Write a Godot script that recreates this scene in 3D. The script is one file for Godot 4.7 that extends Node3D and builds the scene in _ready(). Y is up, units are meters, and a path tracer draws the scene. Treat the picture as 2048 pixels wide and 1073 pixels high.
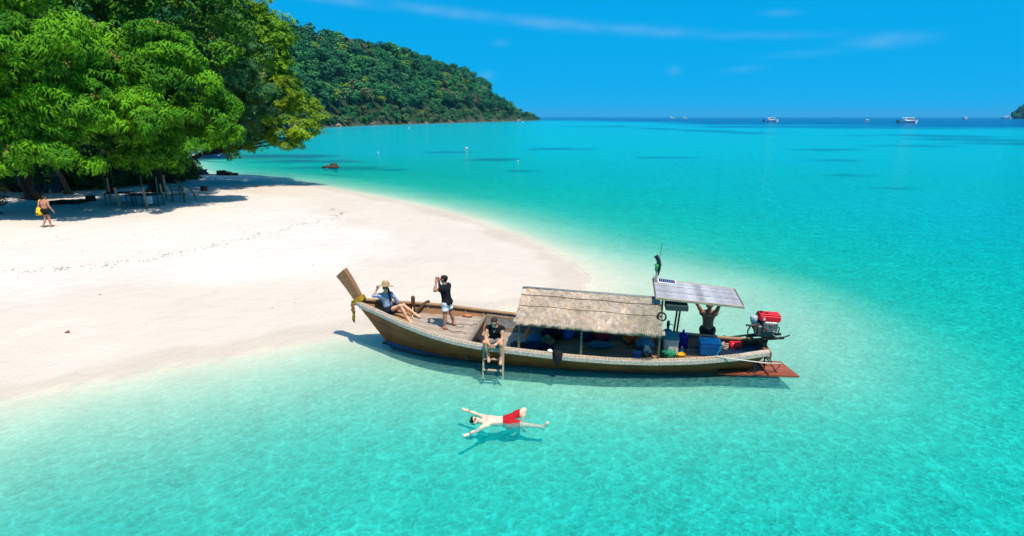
extends Node3D
# A long-tail boat moored on a white sand spit in turquoise shallows, seen from a low aerial view.

var rng := RandomNumberGenerator.new()
var names := {}
var tex := {}
var mats := {}
var boat_at := Transform3D(Basis(Vector3.UP, deg_to_rad(-9.6)), Vector3(-3.5, 0, -15.19))


# ---------------------------------------------------------------- mesh builder
class Shape:
	var st := SurfaceTool.new()
	var empty := true

	func _init() -> void:
		st.begin(Mesh.PRIMITIVE_TRIANGLES)
		st.set_smooth_group(-1)

	func smooth(on: bool) -> Shape:
		st.set_smooth_group(0 if on else -1)
		return self

	func tint(c: Color) -> Shape:
		st.set_color(c)
		return self

	func tri(a: Vector3, b: Vector3, c: Vector3) -> void:
		st.add_vertex(a)
		st.add_vertex(c)
		st.add_vertex(b)
		empty = false

	func quad(a: Vector3, b: Vector3, c: Vector3, d: Vector3) -> void:
		tri(a, b, c)
		tri(a, c, d)

	func out_tri(a: Vector3, b: Vector3, c: Vector3, o: Vector3) -> void:
		if (b - a).cross(c - a).dot((a + b + c) / 3.0 - o) < 0.0:
			tri(a, c, b)
		else:
			tri(a, b, c)

	func out_quad(a: Vector3, b: Vector3, c: Vector3, d: Vector3, o: Vector3) -> void:
		out_tri(a, b, c, o)
		out_tri(a, c, d, o)

	# a box of full size s, with chamfered edges where ch > 0
	func box(at: Vector3, s: Vector3, turn := Basis(), ch := 0.0) -> Shape:
		var h := s * 0.5
		if ch <= 0.0:
			for ax in 3:
				for sg in [-1.0, 1.0]:
					var q := []
					for k in [[-1, -1], [1, -1], [1, 1], [-1, 1]]:
						var v := Vector3()
						v[ax] = sg * h[ax]
						v[(ax + 1) % 3] = k[0] * h[(ax + 1) % 3]
						v[(ax + 2) % 3] = k[1] * h[(ax + 2) % 3]
						q.append(at + turn * v)
					out_quad(q[0], q[1], q[2], q[3], at)
			return self
		var p := func(ax: int, sx: float, sy: float, sz: float) -> Vector3:
			var v := Vector3(sx * (h.x - ch), sy * (h.y - ch), sz * (h.z - ch))
			v[ax] = [sx, sy, sz][ax] * h[ax]
			return at + turn * v
		for sg in [-1.0, 1.0]:
			out_quad(p.call(0, sg, -1, -1), p.call(0, sg, 1, -1), p.call(0, sg, 1, 1), p.call(0, sg, -1, 1), at)
			out_quad(p.call(1, -1, sg, -1), p.call(1, 1, sg, -1), p.call(1, 1, sg, 1), p.call(1, -1, sg, 1), at)
			out_quad(p.call(2, -1, -1, sg), p.call(2, 1, -1, sg), p.call(2, 1, 1, sg), p.call(2, -1, 1, sg), at)
			for sh in [-1.0, 1.0]:
				out_quad(p.call(0, sg, sh, -1), p.call(0, sg, sh, 1), p.call(1, sg, sh, 1), p.call(1, sg, sh, -1), at)
				out_quad(p.call(1, -1, sg, sh), p.call(1, 1, sg, sh), p.call(2, 1, sg, sh), p.call(2, -1, sg, sh), at)
				out_quad(p.call(0, sg, -1, sh), p.call(0, sg, 1, sh), p.call(2, sg, 1, sh), p.call(2, sg, -1, sh), at)
				for si in [-1.0, 1.0]:
					out_tri(p.call(0, sg, sh, si), p.call(1, sg, sh, si), p.call(2, sg, sh, si), at)
		return self

	# a bar of rectangular section from a to b
	func bar(a: Vector3, b: Vector3, w: float, d: float, ch := 0.0) -> Shape:
		var y := (b - a).normalized()
		var x := y.cross(Vector3.BACK if absf(y.z) < 0.8 else Vector3.RIGHT).normalized()
		return box((a + b) * 0.5, Vector3(w, a.distance_to(b), d), Basis(x, y, x.cross(y)), ch)

	# rings of equal length joined along their order; open or closed round the ring
	func loft(rings: Array, closed := true, caps := true) -> Shape:
		var n: int = rings[0].size()
		for i in rings.size() - 1:
			for k in (n if closed else n - 1):
				var l := (k + 1) % n
				quad(rings[i][k], rings[i][l], rings[i + 1][l], rings[i + 1][k])
		if caps and closed:
			for e in [0, rings.size() - 1]:
				var c := Vector3()
				for v in rings[e]:
					c += v / n
				for k in n:
					if e == 0:
						tri(c, rings[e][(k + 1) % n], rings[e][k])
					else:
						tri(c, rings[e][k], rings[e][(k + 1) % n])
		return self

	func tube(pts: Array, r, n := 8, caps := true, flat := 1.0) -> Shape:
		var rings := []
		var x := Vector3()
		for i in pts.size():
			var a: Vector3 = pts[maxi(i - 1, 0)]
			var b: Vector3 = pts[mini(i + 1, pts.size() - 1)]
			var y := (b - a).normalized()
			if i == 0:
				x = y.cross(Vector3.BACK if absf(y.z) < 0.8 else Vector3.RIGHT).normalized()
			else:
				x = (x - y * x.dot(y)).normalized()
			var z := x.cross(y)
			var rr: float = r if r is float else r[i]
			var ring := PackedVector3Array()
			for k in n:
				var t := TAU * k / n
				ring.append(pts[i] + x * (cos(t) * rr) - z * (sin(t) * rr * flat))
			rings.append(ring)
		return loft(rings, true, caps)

	# profile of Vector2(radius, height) turned about y
	func lathe(profile: Array, n := 16, xf := Transform3D()) -> Shape:
		var rings := []
		for p in profile:
			var ring := PackedVector3Array()
			for k in n:
				var t := -TAU * k / n
				ring.append(xf * Vector3(cos(t) * p.x, p.y, sin(t) * p.x))
			rings.append(ring)
		return loft(rings, true, true)

	func ellipsoid(at: Vector3, r: Vector3, turn := Basis(), nu := 10, nv := 7, noise: FastNoiseLite = null, amp := 0.0) -> Shape:
		var rings := []
		for j in nv + 1:
			var ph := PI * (j + 0.02) / (nv + 0.04) - PI / 2
			var ring := PackedVector3Array()
			for k in nu:
				var t := -TAU * k / nu
				var v := Vector3(cos(ph) * cos(t), sin(ph), cos(ph) * sin(t))
				var f := 1.0 + (noise.get_noise_3dv(v * 2.0 + at * 3.1) * amp if noise else 0.0)
				ring.append(at + turn * (v * r * f))
			rings.append(ring)
		return loft(rings, true, true)

	func add(m: Mesh, xf := Transform3D()) -> Shape:
		st.append_from(m, 0, xf)
		empty = false
		return self

	func done(normals := true) -> ArrayMesh:
		if normals:
			st.generate_normals()
		return st.commit()


# ---------------------------------------------------------------- things, parts, materials
func numbered(n: String) -> String:
	var k: int = names.get(n, -1) + 1
	names[n] = k
	return n if k == 0 else "%s_%03d" % [n, k]

func tag(o: Node, label: String, category: String, group := "", kind := "") -> Node:
	if label:
		o.set_meta("label", label)
	if category:
		o.set_meta("category", category)
	if group:
		o.set_meta("group", group)
	if kind:
		o.set_meta("kind", kind)
	return o

func thing(called: String, label: String, category: String, at := Transform3D(), group := "") -> Node3D:
	var o := Node3D.new()
	o.name = numbered(called)
	add_child(o)
	o.transform = at
	tag(o, label, category, group)
	return o

func part(owner_of: Node, called: String, mesh: Mesh, m: Material, label := "") -> MeshInstance3D:
	var o := MeshInstance3D.new()
	o.name = called
	o.mesh = mesh
	o.material_override = m
	owner_of.add_child(o, true)
	if label:
		o.set_meta("label", label)
	return o

func single(called: String, mesh: Mesh, m: Material, label: String, category: String, at := Transform3D(), group := "", kind := "") -> MeshInstance3D:
	var o := MeshInstance3D.new()
	o.name = numbered(called)
	o.mesh = mesh
	o.material_override = m
	add_child(o)
	o.transform = at
	tag(o, label, category, group, kind)
	return o

func structure(called: String, mesh: Mesh, m: Material, label := "") -> MeshInstance3D:
	var o := single(called, mesh, m, label, "")
	o.set_meta("kind", "structure")
	return o

func copy_of(o: Node3D, label: String, at: Transform3D) -> Node3D:
	var c: Node3D = o.duplicate()
	var base := String(o.name)
	c.name = numbered(base.left(-4) if base.right(3).is_valid_int() else base)
	add_child(c)
	c.transform = at
	if label:
		c.set_meta("label", label)
	return c

func many(owner_of: Node, called: String, mesh: Mesh, m: Material, where: Array, tints := []) -> MultiMeshInstance3D:
	var mm := MultiMesh.new()
	mm.transform_format = MultiMesh.TRANSFORM_3D
	mm.use_colors = not tints.is_empty()
	mm.mesh = mesh
	mm.instance_count = where.size()
	for i in where.size():
		mm.set_instance_transform(i, where[i])
		if mm.use_colors:
			mm.set_instance_color(i, tints[i])
	var o := MultiMeshInstance3D.new()
	o.name = called
	o.multimesh = mm
	o.material_override = m
	o.set_meta("kind", "stuff")
	owner_of.add_child(o, true)
	return o

# linear base colour; grain is a texture name laid over it in the object's own axes
func paint(r: float, g: float, b: float, rough := 0.8, grain := "", scale := Vector3.ONE, bump := "", cm := 0.5) -> StandardMaterial3D:
	var key := str([r, g, b, rough, grain, scale, bump, cm])
	if mats.has(key):
		return mats[key]
	var m := StandardMaterial3D.new()
	m.albedo_color = Color(r, g, b).linear_to_srgb()
	m.roughness = rough
	m.metallic_specular = 0.35
	m.cull_mode = BaseMaterial3D.CULL_DISABLED
	if grain:
		m.albedo_texture = tex[grain]
	if bump:
		m.heightmap_enabled = true
		m.heightmap_texture = tex[bump]
		m.heightmap_scale = cm
	if grain or bump:
		m.uv1_triplanar = true
		m.uv1_scale = scale
	mats[key] = m
	return m

func tinted(rough := 0.8, bump := "", scale := Vector3.ONE, cm := 1.0) -> StandardMaterial3D:
	var m := StandardMaterial3D.new()
	m.vertex_color_use_as_albedo = true
	m.roughness = rough
	m.metallic_specular = 0.3
	m.cull_mode = BaseMaterial3D.CULL_DISABLED
	if bump:
		m.heightmap_enabled = true
		m.heightmap_texture = tex[bump]
		m.heightmap_scale = cm
		m.uv1_triplanar = true
		m.uv1_scale = scale
	return m

func lut(x: float, xs: Array, ys: Array) -> float:
	if x <= xs[0]:
		return ys[0]
	for i in range(1, xs.size()):
		if x <= xs[i]:
			return lerpf(ys[i - 1], ys[i], (x - xs[i - 1]) / (xs[i] - xs[i - 1]))
	return ys[-1]

func noise(sd: int, freq: float, kind := FastNoiseLite.TYPE_SIMPLEX_SMOOTH, octaves := 4) -> FastNoiseLite:
	var n := FastNoiseLite.new()
	n.seed = sd
	n.frequency = freq
	n.noise_type = kind
	n.fractal_octaves = octaves
	return n

# a seamless grey picture of that noise, its 0..1 values bent by power and laid between lo and hi
func grey(n: FastNoiseLite, side: int, lo: float, hi: float, power := 1.0) -> Image:
	var im := n.get_seamless_image(side, side)
	var d := im.get_data()
	var table := PackedByteArray()
	for i in 256:
		table.append(int(255.0 * lerpf(lo, hi, pow(i / 255.0, power))))
	for i in d.size():
		d[i] = table[d[i]]
	return Image.create_from_data(side, side, false, Image.FORMAT_L8, d)

func mix_images(a: Image, b: Image, fb: float) -> Image:
	var x := a.get_data()
	var y := b.get_data()
	for i in x.size():
		x[i] = int(x[i] * (1.0 - fb) + y[i] * fb)
	return Image.create_from_data(a.get_width(), a.get_height(), false, Image.FORMAT_L8, x)

func stretched(n: FastNoiseLite, side: int, times: int, lo: float, hi: float) -> Image:
	# long grain: a seamless picture squeezed across so that its features run along u
	var im := grey(n, side, lo, hi)
	im.resize(side, side / times, Image.INTERPOLATE_LANCZOS)
	var out := Image.create_empty(side, side, false, Image.FORMAT_L8)
	for k in times:
		out.blit_rect(im, Rect2i(0, 0, side, side / times), Vector2i(0, k * side / times))
	return out

func make_textures() -> void:
	var t := func(im: Image) -> ImageTexture: return ImageTexture.create_from_image(im)
	tex.grain = t.call(stretched(noise(3, 0.012), 512, 4, 0.55, 1.0))
	tex.streak = t.call(stretched(noise(5, 0.008), 512, 8, 0.3, 1.0))
	tex.mottle = t.call(grey(noise(7, 0.02), 512, 0.6, 1.0))
	tex.stain = t.call(grey(noise(8, 0.009, FastNoiseLite.TYPE_SIMPLEX_SMOOTH, 5), 512, 0.55, 1.0, 0.8))
	tex.lumps = t.call(grey(noise(9, 0.03, FastNoiseLite.TYPE_SIMPLEX_SMOOTH, 5), 512, 0.0, 1.0))
	tex.fine = t.call(grey(noise(10, 0.12, FastNoiseLite.TYPE_SIMPLEX_SMOOTH, 3), 512, 0.0, 1.0))
	var prt := noise(12, 0.03, FastNoiseLite.TYPE_CELLULAR, 1)
	prt.cellular_return_type = FastNoiseLite.RETURN_DISTANCE2_SUB
	tex.blobs = t.call(grey(prt, 256, 0.55, 1.0, 0.7))
	# ripples of the water: a warped net for relief and painted light, finer wavelets between
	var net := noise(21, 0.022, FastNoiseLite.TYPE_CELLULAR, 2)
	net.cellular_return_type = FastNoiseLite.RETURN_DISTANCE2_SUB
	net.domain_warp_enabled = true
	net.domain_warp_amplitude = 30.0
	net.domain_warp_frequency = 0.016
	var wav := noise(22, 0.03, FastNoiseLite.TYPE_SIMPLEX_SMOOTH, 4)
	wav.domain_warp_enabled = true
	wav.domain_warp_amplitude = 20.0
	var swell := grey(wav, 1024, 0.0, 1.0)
	tex.bed = t.call(mix_images(grey(noise(23, 0.01), 512, 0.0, 1.0), grey(noise(24, 0.06), 512, 0.0, 1.0), 0.35))
	tex.print = t.call(printed())
	# wave-gathered sunlight painted in: net lines paler and clearer, hollows deeper in colour
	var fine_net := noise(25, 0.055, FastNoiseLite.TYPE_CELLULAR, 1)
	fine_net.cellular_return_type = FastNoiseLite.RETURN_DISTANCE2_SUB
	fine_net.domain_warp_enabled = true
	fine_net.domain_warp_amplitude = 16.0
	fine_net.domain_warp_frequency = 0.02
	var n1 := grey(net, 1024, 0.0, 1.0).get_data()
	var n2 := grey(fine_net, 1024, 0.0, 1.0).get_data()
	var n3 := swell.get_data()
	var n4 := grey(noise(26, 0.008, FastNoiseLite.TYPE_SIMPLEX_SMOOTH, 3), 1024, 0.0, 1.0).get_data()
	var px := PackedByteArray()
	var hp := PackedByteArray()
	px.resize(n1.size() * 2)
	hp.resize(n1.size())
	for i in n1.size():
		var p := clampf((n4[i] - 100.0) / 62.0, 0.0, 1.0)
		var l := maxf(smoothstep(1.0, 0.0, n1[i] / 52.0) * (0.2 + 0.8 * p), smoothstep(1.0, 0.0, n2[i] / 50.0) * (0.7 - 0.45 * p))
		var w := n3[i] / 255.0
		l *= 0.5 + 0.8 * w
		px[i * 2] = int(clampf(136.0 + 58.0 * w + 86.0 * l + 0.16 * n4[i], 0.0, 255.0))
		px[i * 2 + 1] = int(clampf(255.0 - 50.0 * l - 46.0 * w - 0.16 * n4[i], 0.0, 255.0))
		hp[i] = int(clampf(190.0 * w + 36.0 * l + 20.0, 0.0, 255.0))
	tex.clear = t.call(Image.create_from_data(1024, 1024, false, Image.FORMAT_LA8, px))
	tex.ripple = t.call(Image.create_from_data(1024, 1024, false, Image.FORMAT_L8, hp))


# blue brush marks on pale cloth
func printed() -> Image:
	var im := Image.create_empty(256, 256, false, Image.FORMAT_RGB8)
	var n := noise(71, 0.035, FastNoiseLite.TYPE_SIMPLEX_SMOOTH, 2)
	var d := n.get_seamless_image(256, 256).get_data()
	for i in d.size():
		var v := d[i] / 255.0
		im.set_pixel(i % 256, i / 256, Color(0.9, 0.96, 1.0) if v > 0.53 else Color(0.1, 0.35, 0.62) if v > 0.4 else Color(0.04, 0.16, 0.38))
	return im


# ---------------------------------------------------------------- bodies: smooth unions of tapered capsules, meshed by surface nets
# caps: [a, b, ra, rb]; clips: [point, normal], what lies on the normal's side is cut away
func skin_mesh(caps: Array, cell: float, clips := [], grow := 0.0, k := 0.014) -> Array:
	var band := 0.05 if cell > 0.008 else 0.03
	var lo := Vector3.INF
	var hi := -Vector3.INF
	for c in caps:
		for e in 2:
			var r: Vector3 = Vector3.ONE * (c[2 + e] + grow + cell * 3.0)
			lo = lo.min(c[e] - r)
			hi = hi.max(c[e] + r)
	var nx := int((hi.x - lo.x) / cell) + 2
	var ny := int((hi.y - lo.y) / cell) + 2
	var nz := int((hi.z - lo.z) / cell) + 2
	var f := PackedFloat32Array()
	f.resize(nx * ny * nz)
	for c in caps:
		var a: Vector3 = c[0] - lo
		var b: Vector3 = c[1] - lo
		var ra: float = c[2] + grow
		var rb: float = c[3] + grow
		var ba := b - a
		var inv := 1.0 / maxf(ba.length_squared(), 1e-9)
		var rm := Vector3.ONE * (maxf(ra, rb) + band)
		var i0 := Vector3i(((a.min(b) - rm) / cell).clamp(Vector3.ZERO, Vector3(nx - 1, ny - 1, nz - 1)))
		var i1 := Vector3i(((a.max(b) + rm) / cell).clamp(Vector3.ZERO, Vector3(nx - 1, ny - 1, nz - 1)))
		for z in range(i0.z, i1.z + 1):
			for y in range(i0.y, i1.y + 1):
				var row := (z * ny + y) * nx
				for x in range(i0.x, i1.x + 1):
					var p := Vector3(x, y, z) * cell - a
					var h := clampf(p.dot(ba) * inv, 0.0, 1.0)
					var d := (p - ba * h).length() - lerpf(ra, rb, h)
					if d < band:
						f[row + x] += exp(-d / k)
	var n := f.size()
	for i in n:
		f[i] = -k * log(f[i]) if f[i] > 1e-9 else 1.0
	for cl in clips:
		var pt: Vector3 = cl[0] - lo
		var nn: Vector3 = cl[1].normalized()
		for z in nz:
			for y in ny:
				var row := (z * ny + y) * nx
				for x in nx:
					var d := (Vector3(x, y, z) * cell - pt).dot(nn)
					if d > f[row + x]:
						f[row + x] = d
	var neg := PackedByteArray()
	neg.resize(n)
	for i in n:
		neg[i] = 1 if f[i] < 0.0 else 0
	var id := PackedInt32Array()
	id.resize(n)
	var verts := PackedVector3Array()
	var idx := PackedInt32Array()
	var sy := nx
	var sz := nx * ny
	var off := [0, 1, sy, sy + 1, sz, sz + 1, sz + sy, sz + sy + 1]
	var at := [Vector3(0, 0, 0), Vector3(1, 0, 0), Vector3(0, 1, 0), Vector3(1, 1, 0), Vector3(0, 0, 1), Vector3(1, 0, 1), Vector3(0, 1, 1), Vector3(1, 1, 1)]
	var edges := [[0, 1], [2, 3], [4, 5], [6, 7], [0, 2], [1, 3], [4, 6], [5, 7], [0, 4], [1, 5], [2, 6], [3, 7]]
	for z in nz - 1:
		for y in ny - 1:
			var i := (z * ny + y) * nx
			for x in nx - 1:
				var s := neg[i] + neg[i + 1] + neg[i + sy] + neg[i + sy + 1] + neg[i + sz] + neg[i + sz + 1] + neg[i + sz + sy] + neg[i + sz + sy + 1]
				if s != 0 and s != 8:
					var v := Vector3()
					var cnt := 0
					for e in edges:
						var fa := f[i + off[e[0]]]
						var fb := f[i + off[e[1]]]
						if (fa < 0.0) != (fb < 0.0):
							v += at[e[0]].lerp(at[e[1]], fa / (fa - fb))
							cnt += 1
					id[i] = verts.size()
					verts.append(lo + (Vector3(x, y, z) + v / cnt) * cell)
					if x > 0 and y > 0 and z > 0:
						if neg[i] != neg[i + 1]:
							_quad(idx, neg[i] == 1, id[i], id[i - sy], id[i - sy - sz], id[i - sz])
						if neg[i] != neg[i + sy]:
							_quad(idx, neg[i] == 1, id[i], id[i - sz], id[i - sz - 1], id[i - 1])
						if neg[i] != neg[i + sz]:
							_quad(idx, neg[i] == 1, id[i], id[i - 1], id[i - 1 - sy], id[i - sy])
				i += 1
	return [verts, idx]

func _quad(idx: PackedInt32Array, flip: bool, a: int, b: int, c: int, d: int) -> void:
	# Godot's front faces run clockwise
	if flip:
		idx.append_array([a, c, b, a, d, c])
	else:
		idx.append_array([a, b, c, a, c, d])

func fleshed(pieces: Array) -> ArrayMesh:
	var verts := PackedVector3Array()
	var idx := PackedInt32Array()
	for p in pieces:
		var base := verts.size()
		verts.append_array(p[0])
		for i in p[1]:
			idx.append(i + base)
	var nor := PackedVector3Array()
	nor.resize(verts.size())
	for i in range(0, idx.size(), 3):
		var a := verts[idx[i]]
		var g := (verts[idx[i + 2]] - a).cross(verts[idx[i + 1]] - a)
		for q in 3:
			nor[idx[i + q]] += g
	for i in nor.size():
		nor[i] = nor[i].normalized()
	var arr := []
	arr.resize(Mesh.ARRAY_MAX)
	arr[Mesh.ARRAY_VERTEX] = verts
	arr[Mesh.ARRAY_NORMAL] = nor
	arr[Mesh.ARRAY_INDEX] = idx
	var m := ArrayMesh.new()
	m.add_surface_from_arrays(Mesh.PRIMITIVE_TRIANGLES, arr)
	return m

func hand_caps(w: Vector3, dir: Vector3, palm: Vector3, thumb_side: Vector3, curl: float, k: float) -> Array:
	dir = dir.normalized()
	var side := (thumb_side - dir * thumb_side.dot(dir)).normalized()
	palm = (palm - dir * palm.dot(dir) - side * palm.dot(side)).normalized()
	var c := []
	for q in [-0.026, -0.009, 0.009, 0.026]:
		c.append([w + side * (q * 0.6 * k), w + (dir * 0.085 + side * q) * k, 0.016 * k, 0.012 * k])
	var lens := [0.060, 0.074, 0.080, 0.070]
	for i in 4:
		var q: float = [-0.028, -0.0095, 0.0095, 0.028][i]
		var a := w + (dir * 0.085 + side * q) * k
		var d1 := (dir + palm * curl * 0.6 + side * q * 4.0).normalized()
		var b: Vector3 = a + d1 * (lens[i] * 0.5 * k)
		var d2 := (dir + palm * curl * 1.8 + side * q * 2.0).normalized()
		c.append([a, b, 0.0098 * k, 0.0088 * k])
		c.append([b, b + d2 * (lens[i] * 0.5 * k), 0.0088 * k, 0.0075 * k])
	var t0 := w + (dir * 0.022 + side * 0.024) * k
	var t1 := t0 + (dir * 0.6 + side * 0.75 + palm * 0.25).normalized() * 0.045 * k
	c.append([t0, t1, 0.013 * k, 0.0105 * k])
	c.append([t1, t1 + (dir * 0.9 + side * 0.25 + palm * (0.2 + curl * 0.5)).normalized() * 0.034 * k, 0.0105 * k, 0.008 * k])
	return c

# j: joints in the figure's own space. Gives the capsules of each region of the body.
func body_caps(j: Dictionary, k: float) -> Dictionary:
	var f: Vector3 = j.fwd.normalized()
	var up: Vector3 = (j.nck - j.pel).normalized()
	var left := up.cross(f).normalized()
	f = left.cross(up).normalized()
	var o := {}
	var w: float = j.get("slim", 1.0) * k
	var waist: Vector3 = (j.pel as Vector3).lerp(j.chs, 0.45)
	o.torso = [
		[j.pel + left * 0.055 * k, waist + left * 0.045 * k, 0.1 * w, 0.088 * w], [j.pel - left * 0.055 * k, waist - left * 0.045 * k, 0.1 * w, 0.088 * w],
		[waist + left * 0.045 * k, j.chs + left * 0.065 * k, 0.088 * w, 0.102 * w], [waist - left * 0.045 * k, j.chs - left * 0.065 * k, 0.088 * w, 0.102 * w],
		[j.chs + left * 0.07 * k + f * 0.03 * k, j.chs + left * 0.06 * k - up * 0.06 * k + f * 0.03 * k, 0.075 * w, 0.07 * w], [j.chs - left * 0.07 * k + f * 0.03 * k, j.chs - left * 0.06 * k - up * 0.06 * k + f * 0.03 * k, 0.075 * w, 0.07 * w],
		[j.sL, j.nck - up * 0.03 * k, 0.055 * w, 0.055 * w], [j.sR, j.nck - up * 0.03 * k, 0.055 * w, 0.055 * w],
		[j.sL - up * 0.05 * k, j.chs, 0.06 * w, 0.09 * w], [j.sR - up * 0.05 * k, j.chs, 0.06 * w, 0.09 * w],
		[j.hL, j.hR, 0.098 * w, 0.098 * w], [j.hL - f * 0.045 * k, j.hL - f * 0.045 * k + up * 0.01, 0.082 * w, 0.08 * w], [j.hR - f * 0.045 * k, j.hR - f * 0.045 * k + up * 0.01, 0.082 * w, 0.08 * w],
	]
	o.neck = [[j.nck - up * 0.04 * k, j.hed - f * 0.012 * k, 0.056 * w, 0.05 * k]]
	for s in ["L", "R"]:
		var sh: Vector3 = j["s" + s]
		var el: Vector3 = j["e" + s]
		var wr: Vector3 = j["w" + s]
		o["arm" + s] = [[sh, sh.lerp(el, 0.4), 0.055 * w, 0.047 * w], [sh.lerp(el, 0.4), el, 0.047 * w, 0.038 * w]]
		o["fore" + s] = [[el, el.lerp(wr, 0.35), 0.038 * w, 0.039 * w], [el.lerp(wr, 0.35), wr, 0.039 * w, 0.026 * w]]
		var hp: Vector3 = j["h" + s]
		var kn: Vector3 = j["k" + s]
		var an: Vector3 = j["a" + s]
		var toe: Vector3 = j["t" + s]
		o["thigh" + s] = [[hp, hp.lerp(kn, 0.5), 0.09 * w, 0.075 * w], [hp.lerp(kn, 0.5), kn, 0.075 * w, 0.056 * w]]
		var bend := (hp - kn).normalized() + (an - kn).normalized()
		var calf := kn.lerp(an, 0.3) + (bend.normalized() * 0.022 * k if bend.length() > 0.15 else -f * 0.02 * k)
		o["shin" + s] = [[kn, an, 0.054 * w, 0.036 * w], [calf, kn.lerp(an, 0.6), 0.05 * w, 0.036 * w]]
		var fd := (toe - an).normalized()
		var sole := ((an - kn).normalized() - fd * (an - kn).normalized().dot(fd)).normalized()
		var heel := an - fd * 0.045 * k + sole * 0.035 * k
		var ball := an + fd * 0.12 * k + sole * 0.045 * k
		var across := fd.cross(sole).normalized()
		o["foot" + s] = [[an, heel, 0.037 * k, 0.032 * k], [heel, ball, 0.03 * k, 0.026 * k], [an, ball, 0.036 * k, 0.022 * k]]
		for q in [-0.024, -0.008, 0.008, 0.024]:
			o["foot" + s].append([ball + across * q * 0.8 * k, ball + (fd * (0.055 - absf(q) * 0.3) + across * q) * k, 0.017 * k, 0.011 * k])
		var side: Vector3 = j.get("th" + s, left * (-1.0 if s == "L" else 1.0))
		o["hand" + s] = hand_caps(wr, j.get("g" + s, (wr - el)), j.get("p" + s, -f), side, j.get("curl", 0.35), k)
	var hf: Vector3 = j.get("hf", f).normalized()
	var hu: Vector3 = j.get("hu", up)
	hu = (hu - hf * hu.dot(hf)).normalized()
	var hl := hu.cross(hf)
	var c: Vector3 = j.hed
	o.hf = hf
	o.hu = hu
	o.hl = hl
	o.head = [
		[c + (hu * 0.035 - hf * 0.018) * k, c + (hu * 0.03 + hf * 0.016) * k, 0.083 * k, 0.076 * k],
		[c + (hu * 0.01 + hf * 0.02) * k, c + (-hu * 0.055 + hf * 0.032) * k, 0.068 * k, 0.045 * k],
		[c + (-hu * 0.06 + hf * 0.03 + hl * 0.018) * k, c + (-hu * 0.085 + hf * 0.052) * k, 0.034 * k, 0.024 * k], [c + (-hu * 0.06 + hf * 0.03 - hl * 0.018) * k, c + (-hu * 0.085 + hf * 0.052) * k, 0.034 * k, 0.024 * k],
		[c + (hu * 0.012 + hf * 0.086) * k, c + (-hu * 0.026 + hf * 0.104) * k, 0.009 * k, 0.014 * k],
		[c + (hu * 0.028 + hf * 0.082 - hl * 0.03) * k, c + (hu * 0.028 + hf * 0.082 + hl * 0.03) * k, 0.012 * k, 0.012 * k],
		[c + (-hu * 0.052 + hf * 0.084 - hl * 0.016) * k, c + (-hu * 0.052 + hf * 0.084 + hl * 0.016) * k, 0.009 * k, 0.009 * k],
		[c - hu * 0.1 * k - hf * 0.012 * k, c - hu * 0.02 * k - hf * 0.012 * k, 0.05 * k, 0.055 * k],
	]
	for q in [-1.0, 1.0]:
		o.head.append([c + (hl * 0.082 * q + hu * 0.012 - hf * 0.004) * k, c + (hl * 0.08 * q - hu * 0.03) * k, 0.017 * k, 0.011 * k])
	return o

func region(b: Dictionary, keys: Array) -> Array:
	var c := []
	for q in keys:
		c.append_array(b[q])
	return c

# the continuous body; head and hands on finer grids of their own
func add_body(t: Node3D, b: Dictionary, m: Material) -> void:
	var body := region(b, ["torso", "neck", "armL", "armR", "foreL", "foreR", "thighL", "thighR", "shinL", "shinR", "footL", "footR"])
	body.append_array([b.handL[0], b.handL[3], b.handR[0], b.handR[3]])
	part(t, "body", fleshed([skin_mesh(body, 0.015), skin_mesh(b.head, 0.007, [], 0.0, 0.009), skin_mesh(b.handL + [b.foreL[1]].map(func(c): return [c[0].lerp(c[1], 0.75), c[1], c[3], c[3]]), 0.006, [], 0.0, 0.004), skin_mesh(b.handR + [b.foreR[1]].map(func(c): return [c[0].lerp(c[1], 0.75), c[1], c[3], c[3]]), 0.006, [], 0.0, 0.004)]), m)

func add_cloth(t: Node3D, called: String, caps: Array, m: Material, clips: Array, grow := 0.014) -> MeshInstance3D:
	return part(t, called, fleshed([skin_mesh(caps, 0.013, clips, grow, 0.016)]), m)

func add_hair(t: Node3D, b: Dictionary, j: Dictionary, k: float, m: Material, extra := []) -> void:
	var c: Vector3 = j.hed
	var hf: Vector3 = b.hf
	var hu: Vector3 = b.hu
	var caps := [[c + (hu * 0.042 - hf * 0.03) * k, c + (hu * 0.045 + hf * 0.014) * k, 0.09 * k, 0.08 * k], [c - hf * 0.04 * k, c + (-hu * 0.045 - hf * 0.045) * k, 0.07 * k, 0.045 * k]]
	for q in 26:
		var a := q * 2.39996
		var v: Vector3 = (b.hl * cos(a) * 0.9 + hf * sin(a) * 0.8 + hu * (0.35 + 0.5 * (q % 5) / 5.0)).normalized()
		var at: Vector3 = c + (hu * 0.04 - hf * 0.008) * k + v * 0.082 * k
		caps.append([at, at + (v * 0.012 - hf * 0.012 - hu * 0.012) * k, 0.018 * k, 0.009 * k])
	var cut := [[c + (hf * 0.055 + hu * 0.03) * k, (hf - hu * 0.85)]]
	var pieces := [skin_mesh(caps, 0.008, cut, 0.0, 0.006)]
	if not extra.is_empty():
		pieces.append(skin_mesh(extra, 0.009, [], 0.0, 0.008))
	part(t, "hair", fleshed(pieces), m)

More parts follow.
